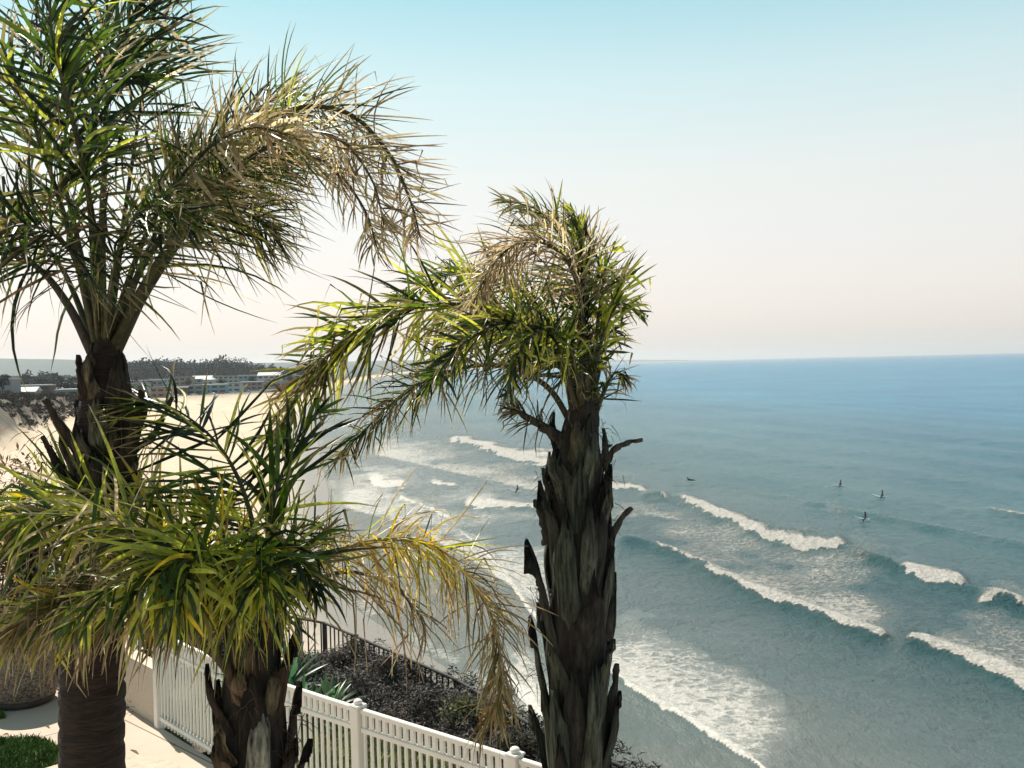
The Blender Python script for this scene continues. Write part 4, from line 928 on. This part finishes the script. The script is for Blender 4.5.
railing()

# fallen dry leaflets on the paving
def litter():
    n = 260; X = rngs.uniform(-8, 1.5, n); Y = rngs.uniform(5, 15, n); k = poly_mask(X, Y, [(3.0, 6.0)] + FP[::-1][1:] + [(-5.2, 13.4), (-8.5, 17.2), (-12, 8), (-3, 4)]); X = X[k]; Y = Y[k]; n = len(X)
    a = rngs.uniform(0, 6.28, n); L = rngs.uniform(.05, .28, n); W = .006; d = np.stack([np.cos(a), np.sin(a)], 1); p = np.stack([-np.sin(a), np.cos(a)], 1)
    B = np.stack([X, Y], 1); z = np.full((n, 1), GZ + .006)
    c = lambda q, h: np.hstack([q, z + h])
    V = np.stack([c(B - p * W, 0), c(B + p * W, .002), c(B + d * L[:, None] * .5 + p * (W + .01), .02), c(B + d * L[:, None], .004)], 1).reshape(-1, 3)
    o = npmesh('leaf_litter', V, (np.arange(n) * 4)[:, None] + np.arange(4)[None], LEAF, col=np.repeat(np.array([(.2, .14, .08), (.12, .08, .045)])[rngs.integers(0, 2, n)], 4, axis=0)); tag(o, 'fallen dry palm leaflets scattered over the pale paving', 'leaf litter', kind='stuff')
litter()

reparent_fix()
for o in bpy.data.objects:
    if o.parent: o['local'] = 1

# ================================================================== far shore: town, trees, surfers
def gz(x, y): return float(height(np.array([x], float), np.array([y], float))[0])
rt = np.random.default_rng(99); PR = random.Random(5)
WM = {}
def wallmat(name, c):
    if name not in WM: WM[name] = simple('wall_' + name, tuple(v * .85 for v in c), c, .6, .9, .1, .02)
    return WM[name]
GLASS = simple('window_glass', (.02, .03, .04), (.05, .06, .07), 1, .15, 0)
ROOFW = simple('white_roof', (.42, .42, .41), (.5, .5, .49), 1, .7, 0); ROOFG = simple('grey_roof', (.13, .13, .13), (.2, .2, .2), 1, .9, 0); ROOFB = simple('brown_roof', (.12, .07, .05), (.2, .12, .08), 1, .9, 0)
PALW = {'white': (.50, .49, .46), 'grey': (.26, .27, .28), 'pink-brown': (.36, .24, .2), 'blue-grey': (.24, .34, .38), 'tan': (.33, .27, .2), 'dark brown': (.12, .08, .06), 'pale green': (.25, .30, .27), 'cream': (.45, .40, .33)}
def building(pxa, pxb, D, h, colr, roof, label, dep=14, storeys=2):
    xa = (pxa - 512) / F * D; xb = (pxb - 512) / F * D; w_ = abs(xb - xa); cx = (xa + xb) / 2; b0 = gz(cx, D)
    root = empty('building', (cx, D, b0)); root.rotation_euler = (0, 0, PR.uniform(-.12, .12) + .15); root['local'] = 1
    tag(root, label, 'building', 'buildings along the far beach')
    def ch(name, bm, mat, par=None):
        o = bmobj(name, bm, mat, par or root); o['local'] = 1; return o
    bm = bmesh.new(); bx(bm, -w_ / 2, w_ / 2, 0, dep, -2, h); ch('wall', bm, wallmat(colr, PALW[colr]))
    rm = {'white': ROOFW, 'grey': ROOFG, 'brown': ROOFB}[roof.split('-')[0]]
    bm = bmesh.new()
    if 'gable' in roof:
        rh = min(dep, w_) * .22
        vs = [(-w_ / 2 - .5, -.5, h), (w_ / 2 + .5, -.5, h), (w_ / 2 + .5, dep + .5, h), (-w_ / 2 - .5, dep + .5, h), (-w_ / 2 - .5, dep / 2, h + rh), (w_ / 2 + .5, dep / 2, h + rh)]
        v = [bm.verts.new(c) for c in vs]
        for f in ((0, 1, 5, 4), (2, 3, 4, 5), (0, 4, 3), (1, 2, 5), (3, 2, 1, 0)): bm.faces.new([v[i] for i in f])
    elif 'tent' in roof:
        v = [bm.verts.new(c) for c in ((-w_ / 2 - .5, -.5, h), (w_ / 2 + .5, -.5, h), (w_ / 2 + .5, dep + .5, h), (-w_ / 2 - .5, dep + .5, h), (0, dep / 2, h + w_ * .35))]
        for f in ((0, 1, 4), (1, 2, 4), (2, 3, 4), (3, 0, 4), (3, 2, 1, 0)): bm.faces.new([v[i] for i in f])
    else:
        bx(bm, -w_ / 2 - .4, w_ / 2 + .4, -.4, dep + .4, h + .01, h + .6)
    ch('roof', bm, rm)
    n = max(2, int(w_ / 4.5)); n = min(n, 12)
    for s in range(storeys):
        for i in range(n):
            z = h / storeys * s + h / storeys * .35; x = -w_ / 2 + w_ * (i + .5) / n; q = w_ / n * .32
            bm = bmesh.new(); bx(bm, x - q, x + q, -.06, .1, z, z + h / storeys * .42); ch('window', bm, GLASS)
    bm = bmesh.new(); bx(bm, -w_ / 2 + .6, -w_ / 2 + 1.5, -.08, .05, -.2, 2.1); ch('door', bm, wallmat('dark brown', PALW['dark brown']))
BL = [(-6, 11, 455, 8, 'grey', 'white', 'grey flat-roofed building at the far left edge on the bluff top', 2),
 (17, 49, 560, 7, 'dark brown', 'white', 'long dark building with bright white flat roof on the bluff top', 2),
 (13, 34, 480, 2.6, 'white', 'white-gable', 'low white house on the bluff just below the dark building', 1),
 (53, 61, 600, 6, 'grey', 'white', 'small grey block with pale roof right of the long dark building', 1),
 (56, 78, 520, 3.5, 'pale green', 'white', 'pale green strip building close to the left side of the tall palm', 1),
 (62, 76, 760, 9, 'dark brown', 'brown-gable', 'brown gabled house in the second row left of the tall palm', 2),
 (-20, 4, 700, 9, 'tan', 'grey', 'tan block partly outside the left edge', 2),
 (126, 146, 640, 9, 'pale green', 'grey', 'pale green block just right of the tall palm trunk', 2),
 (143, 171, 665, 6.5, 'pink-brown', 'brown', 'low pink-brown building at the head of the beach', 2),
 (124, 162, 900, 10, 'grey', 'white', 'long grey block behind the pink-brown building', 2),
 (169, 187, 720, 5.5, 'dark brown', 'white', 'dark brown building next to the pink-brown one', 1),
 (186, 203, 735, 6.5, 'pale green', 'grey', 'pale green beachfront block with grey roof', 2),
 (203, 226, 760, 6.5, 'blue-grey', 'white', 'blue-grey beachfront building with pale roof', 2),
 (226, 240, 790, 7, 'white', 'grey', 'white beachfront block with dark windows', 2),
 (240, 262, 840, 7, 'pink-brown', 'white', 'pink-brown building with pale roof towards the right end of the row', 2),
 (263, 287, 900, 6, 'cream', 'grey', 'cream low building near the sand at the right end of the row', 1),
 (174, 191, 950, 12, 'tan', 'grey', 'tan taller block rising behind the beachfront row', 3),
 (192, 211, 1000, 10, 'pale green', 'white-gable', 'pale green gabled hall behind the beachfront row', 2),
 (203, 213, 860, 10, 'white', 'white-tent', 'white pavilion with a bright peaked roof behind the beachfront row', 1),
 (214, 238, 1050, 12, 'cream', 'grey', 'cream long block under the dark trees', 3),
 (239, 262, 1000, 12, 'blue-grey', 'white', 'blue-grey tall block under the dark trees', 3),
 (258, 280, 960, 12, 'white', 'white-gable', 'white gabled building right of the blue-grey tall block', 3),
 (282, 300, 1050, 10, 'grey', 'grey', 'grey building in the second row at the right end', 2),
 (292, 312, 1250, 9, 'white', 'grey', 'small white block farthest right, half behind palm leaves', 2),
 (150, 176, 1100, 10, 'white', 'grey', 'white block far back right of the tall palm', 2)]
for a, b, D, h, c, rf, lb, st in BL: building(a, b, D, h, c, rf, lb, storeys=st)
# cars parked at the head of the beach
CARP = [simple('car_paint_' + n, c, c, 1, .3, 0) for n, c in (('white', (.75, .75, .74)), ('silver', (.4, .42, .44)), ('red', (.35, .04, .03)), ('blue', (.05, .1, .25)))]
TYRE = simple('tyre_rubber', (.02, .02, .02), (.03, .03, .03), 5, .9, 0)
def car(px, D, pi, label):
    x = (px - 512) / F * D; b0 = gz(x, D); root = empty('parked_car', (x, D, b0), PR.uniform(-.3, .3)); root['local'] = 1
    tag(root, label, 'car', 'cars parked at the head of the beach')
    prof = [(-2.2, .35), (-2.25, .8), (-2.0, .95), (-1.5, 1.0), (-.9, 1.45), (.7, 1.48), (1.35, 1.0), (2.1, .9), (2.25, .6), (2.2, .35)]
    bm = bmesh.new(); lo = [bm.verts.new((a, -.85, z)) for a, z in prof]; hi = [bm.verts.new((a, .85, z)) for a, z in prof]
    bm.faces.new(lo); bm.faces.new(hi[::-1])
    for i in range(len(prof)): j = (i + 1) % len(prof); bm.faces.new((lo[j], lo[i], hi[i], hi[j]))
    bmobj('body', bm, CARP[pi], root)['local'] = 1
    bm = bmesh.new(); 
    for x0, x1 in ((-1.0, -.1), (0, .85)): bx(bm, x0, x1, -.87, .87, 1.02, 1.36)
    bmobj('window', bm, GLASS, root)['local'] = 1
    for wx in (-1.4, 1.4):
        for wy in (-.8, .8):
            bm = bmesh.new(); bmesh.ops.create_cone(bm, cap_ends=True, segments=14, radius1=.34, radius2=.34, depth=.22, matrix=Matrix.Translation((wx, wy, .34)) @ Matrix.Rotation(math.pi / 2, 4, 'X')); bmobj('wheel', bm, TYRE, root)['local'] = 1
for i, (px, D, pi, lb) in enumerate([(176, 700, 0, 'white car left of the pale green beachfront block'), (184, 706, 1, 'silver car in front of the dark brown building'), (193, 712, 0, 'white car before the pale green beachfront block'), (201, 722, 3, 'blue car between the pale green and blue-grey blocks'),
        (212, 728, 0, 'white car before the blue-grey beachfront building'), (221, 736, 2, 'red car before the blue-grey beachfront building'), (233, 755, 0, 'white car before the white beachfront block'), (247, 790, 1, 'silver car before the pink-brown building on the right'), (262, 815, 0, 'white car at the right end of the beachfront row')]): car(px, D, pi, lb)

FAR_LEAF = attr_mat('far_foliage', .9, .3, .0, .1)
def clumps(rng, n, rad, size, cols, centres=10):
    cl = rng.normal(0, .45, (centres, 3)); cen = cl[rng.integers(0, centres, n)] * np.array(rad) * .8
    P = cen + nrm(rng.normal(0, 1, (n, 3))) * (rng.random((n, 1)) ** .4) * np.array(rad) * .5
    a = nrm(rng.normal(0, 1, (n, 3))); b = nrm(np.cross(a, rng.normal(0, 1, (n, 3)))); s = size * rng.uniform(.5, 1.3, (n, 1))
    V = np.stack([P - a * s, P + b * s * .6, P + a * s, P - b * s * .6], 1).reshape(-1, 3)
    c = np.array(cols)[rng.integers(0, len(cols), n)] * rng.uniform(.7, 1.3, (n, 1))
    return V, np.repeat(c, 4, axis=0)
HAZE_GREENS = [(.006, .026, .030), (.010, .036, .038), (.018, .045, .042)]  # foliage greens with a blue haze fade put into the colour
def far_tree(px, D, h, label, seed):
    rng = np.random.default_rng(seed); x = (px - 512) / F * D; b0 = gz(x, D)
    root = empty('tree', (x, D, b0)); root['local'] = 1; tag(root, label, 'tree', 'trees among the far town')
    V, c = clumps(rng, 240, (h * .38, h * .38, h * .36), h * .07, HAZE_GREENS); V[:, 2] += h * .68
    npmesh('crown', V, (np.arange(len(V) // 4) * 4)[:, None] + np.arange(4)[None], FAR_LEAF, root, col=c)['local'] = 1
    C = np.array([[0, 0, -1.], [h * .02, 0, h * .3], [-h * .01, h * .01, h * .75]]); v, f = tube(resample(C, 6)[0], np.linspace(h * .035, h * .012, 6), 6)
    npmesh('trunk', v, f, RACHIS, root, col=np.tile(np.array((.05, .04, .03)), (len(v), 1)))['local'] = 1
FT = [(2, 420, 11, 'dark tree at the far left edge before the grey building'), (10, 520, 11, 'dark tree behind the low white house on the bluff'), (38, 700, 15, 'round tree behind the right end of the long dark building'), (50, 640, 11, 'tree between the long dark building and the grey block'),
      (64, 560, 10, 'dark tree just left of the tall palm trunk'), (72, 690, 14, 'tree half hidden by the left side of the tall palm'), (24, 980, 22, 'tall tree on the skyline above the long dark building'), (43, 1050, 22, 'tall tree on the skyline left of the tall palm'),
      (56, 900, 15, 'mid-distance tree above the small grey block'), (132, 800, 12, 'tree behind the pale green block beside the tall palm'), (150, 780, 11, 'tree behind the pink-brown building at the beach head'), (172, 820, 10, 'tree above the dark brown building'),
      (189, 850, 10, 'tree behind the pale green beachfront block'), (222, 880, 10, 'tree behind the blue-grey beachfront building'), (252, 910, 11, 'tree behind the pink-brown building on the right'), (272, 1000, 12, 'tree behind the cream low building'),
      (290, 1050, 13, 'tree near the right end of the town'), (303, 1200, 20, 'slim tree rising at the right end of the dark wood'), (312, 1300, 18, 'last tree at the right end behind the palm leaves')]
for i, (px, D, h, lb) in enumerate(FT): far_tree(px, D, h, lb, 300 + i)
def wood(spec, name, label, size, cols, seed):
    rng = np.random.default_rng(seed); VV, CC = [], []
    for px, D, h in spec:
        x = (px - 512) / F * D; b0 = gz(x, D); V, c = clumps(rng, 300, (h * .5, h * .5, h * .40), size, cols, 9); V[:, 2] += h * .5; V += np.array([x, D, b0]); VV.append(V); CC.append(c)
    V = np.vstack(VV); o = npmesh(name, V, (np.arange(len(V) // 4) * 4)[:, None] + np.arange(4)[None], FAR_LEAF, col=np.vstack(CC)); tag(o, label, 'wood', kind='stuff')
sp = []
top = lambda px: np.interp(px, [100, 125, 150, 165, 185, 205, 222, 240, 262, 290, 320], [36, 38, 34, 44, 34, 36, 42, 33, 26, 20, 14])
for i in range(260):
    px = rt.uniform(96, 325); D = rt.uniform(1400, 1750); sp.append((px, D, top(px) * rt.uniform(.75, 1.12)))
wood(sp, 'distant_wood', 'dark mass of tall trees behind the beach town', 1.9, HAZE_GREENS, 7)
sp = [(px, D, rt.uniform(10, 19)) for px, D in zip(rt.uniform(-120, 110, 420), rt.uniform(900, 3200, 420))]
wood(sp, 'distant_tree_cover', 'scattered hazy tree cover on the plain at far left', 2.6, HAZE_GREENS, 8)
sp = [(px, D, rt.uniform(8, 13)) for px, D in zip(rt.uniform(110, 330, 160), rt.uniform(1800, 3500, 160))]
wood(sp, 'distant_tree_cover', 'faint band of trees beyond the dark wood', 2.6, HAZE_GREENS, 9)
def scrub():
    rng = np.random.default_rng(31); V_, C_ = [], []
    for i in range(900):
        y = rng.uniform(330, 620); T = float(np.interp(y, TY, TX)); x = T + rng.uniform(-14, 20) * (1 if y > 300 else .6); b0 = gz(x, y)
        if b0 < 3.2 or b0 > 13: continue
        r = rng.uniform(1.0, 2.6); V, c = clumps(rng, 70, (r, r, r * .6), .38, [(.04, .03, .02), (.03, .035, .018), (.07, .05, .03), (.02, .018, .012)], 6); V += np.array([x, y, b0 + r * .3]); V_.append(V); C_.append(c)
    V = np.vstack(V_); tag(npmesh('bluff_scrub', V, (np.arange(len(V) // 4) * 4)[:, None] + np.arange(4)[None], FAR_LEAF, col=np.vstack(C_)), 'dark scrub covering the bluff face above the sand at far left', 'scrub', kind='stuff')
scrub()
# far white specks of the suburb on the plain
for i in range(16):
    px = rt.uniform(2, 92) if i < 11 else rt.uniform(262, 312); D = rt.uniform(1150, 1900)
    building(px, px + rt.uniform(5, 10), D, rt.uniform(9, 13), PR.choice(['white', 'cream', 'grey']), 'white', 'one of the tiny pale houses scattered among the far trees', dep=12, storeys=1)

# surfers
WET = simple('black_wetsuit', (.008, .008, .01), (.02, .02, .024), 8, .6, .1, .005); SKIN = simple('skin', (.35, .2, .13), (.4, .24, .16), 6, .6, 0); BOARD = simple('white_surfboard', (.78, .77, .73), (.82, .81, .78), 2, .3, 0); HAIR = simple('dark_hair', (.02, .014, .01), (.04, .03, .02), 20, .8, 0)
def surfer(px, py, heading, lp, lb, prone=False, board=True):
    g = ground(px, py, .35); root = empty('person', (g.x, g.y, .22), heading); root['local'] = 1; tag(root, lp, 'person', 'surfers waiting on their boards')
    if prone:
        J = [((0, 0, .16), .15), ((.3, 0, .2), .15), ((.52, 0, .32), .13), ((.62, 0, .42), .06), ((.70, 0, .5), .1), ((-.45, .12, .1), .085), ((-.9, .14, .08), .06), ((-.45, -.12, .1), .085), ((-.9, -.14, .08), .06), ((.62, .3, .12), .05), ((.8, .34, -.05), .04), ((.62, -.3, .12), .05), ((.8, -.34, -.05), .04)]
        E = [(0, 1), (1, 2), (2, 3), (3, 4), (0, 5), (5, 6), (0, 7), (7, 8), (2, 9), (9, 10), (2, 11), (11, 12)]; head = (.72, 0, .53)
    else:
        J = [((0, 0, .12), .16), ((.02, 0, .38), .14), ((.06, 0, .60), .16), ((.09, 0, .74), .06), ((.12, 0, .86), .105), ((.34, .22, .10), .085), ((.42, .30, -.3), .055), ((.34, -.22, .10), .085), ((.42, -.30, -.3), .055), ((.12, .26, .40), .05), ((.32, .22, .16), .04), ((.12, -.26, .40), .05), ((.32, -.22, .16), .04), ((.06, .18, .62), .07), ((.06, -.18, .62), .07)]
        E = [(0, 1), (1, 2), (2, 3), (3, 4), (0, 5), (5, 6), (0, 7), (7, 8), (2, 13), (13, 9), (9, 10), (2, 14), (14, 11), (11, 12)]; head = (.12, 0, .89)
    me = bpy.data.meshes.new('body'); me.from_pydata([j for j, _ in J], E, []); me.materials.append(WET)
    o = link(bpy.data.objects.new('body', me)); o.parent = root; o['local'] = 1
    md = o.modifiers.new('skin', 'SKIN'); 
    for i, (_, r) in enumerate(J): me.skin_vertices[0].data[i].radius = (r, r)
    me.skin_vertices[0].data[0].use_root = True
    o.modifiers.new('sub', 'SUBSURF').render_levels = 2
    bm = bmesh.new(); bmesh.ops.create_uvsphere(bm, u_segments=14, v_segments=10, radius=.118, matrix=Matrix.Translation((head[0] - .015, 0, head[2] + .02)) @ Matrix.Diagonal((1.05, .95, 1.05, 1))); bmobj('hair', bm, HAIR, root, True)['local'] = 1
    bm = bmesh.new(); bmesh.ops.create_uvsphere(bm, u_segments=12, v_segments=8, radius=.09, matrix=Matrix.Translation((head[0] + .04, 0, head[2] - .01)) @ Matrix.Diagonal((1, .85, 1.1, 1))); bmobj('face', bm, SKIN, root, True)['local'] = 1
    V = []; K = 22
    for i in range(K + 1):
        u = i / K; x = -.5 + 2.15 * u; w_ = .25 * math.sin(math.pi * min(.985, .12 + .88 * u)) ** .55 if u > 0 else .12
        w_ = max(w_ if u < 1 else .01, .01); zc = .0 + .55 * max(0, u - .3) ** 2
        for j in range(8): t = 2 * math.pi * j / 8; V.append((x, w_ * math.cos(t), zc + .045 * math.sin(t)))
    f = grid_faces(K + 1, 8, True)
    b = npmesh('surfboard', V, f, BOARD, smooth=True); b.location = (g.x, g.y, .22); b.rotation_euler = (0, R(-6), heading); tag(b, lb, 'surfboard', 'white surfboards under the surfers')
surfer(841, 485, R(180), 'surfer in black sitting upright, upper left of the three beyond the long breaker', 'white surfboard under the upper left surfer of the three')
surfer(883, 496, R(165), 'surfer in black crouching low, rightmost of the three beyond the long breaker', 'white surfboard tilted up under the rightmost surfer', prone=False)
surfer(866, 518, R(180), 'surfer in black sitting upright, nearest of the three beyond the long breaker', 'white surfboard under the nearest of the three surfers')
surfer(691, 480, R(200), 'surfer in black lying flat, just right of the middle palm', 'white surfboard under the lying surfer', prone=True)
surfer(518, 490, R(185), 'surfer in black sitting just left of the middle palm trunk', 'white surfboard beside the middle palm trunk')

# ------------------------------------------------------------------ haze
hm = bpy.data.materials.new('haze'); hm.use_nodes = True; nt = hm.node_tree; nt.nodes.clear()
vo = N(nt, 'ShaderNodeVolumePrincipled'); ho = N(nt, 'ShaderNodeOutputMaterial'); nt.links.new(vo.outputs[0], ho.inputs['Volume'])
vo.inputs['Color'].default_value = (.86, .90, .95, 1); vo.inputs['Density'].default_value = 6e-5; vo.inputs['Anisotropy'].default_value = .35
bm = bmesh.new(); bx(bm, -19000, 19000, -1500, 61000, -160, 260)
hz = bmobj('haze', bm, hm); tag(hz, kind='stuff')
for k in list(bpy.data.objects):
    if 'local' in k: del k['local']
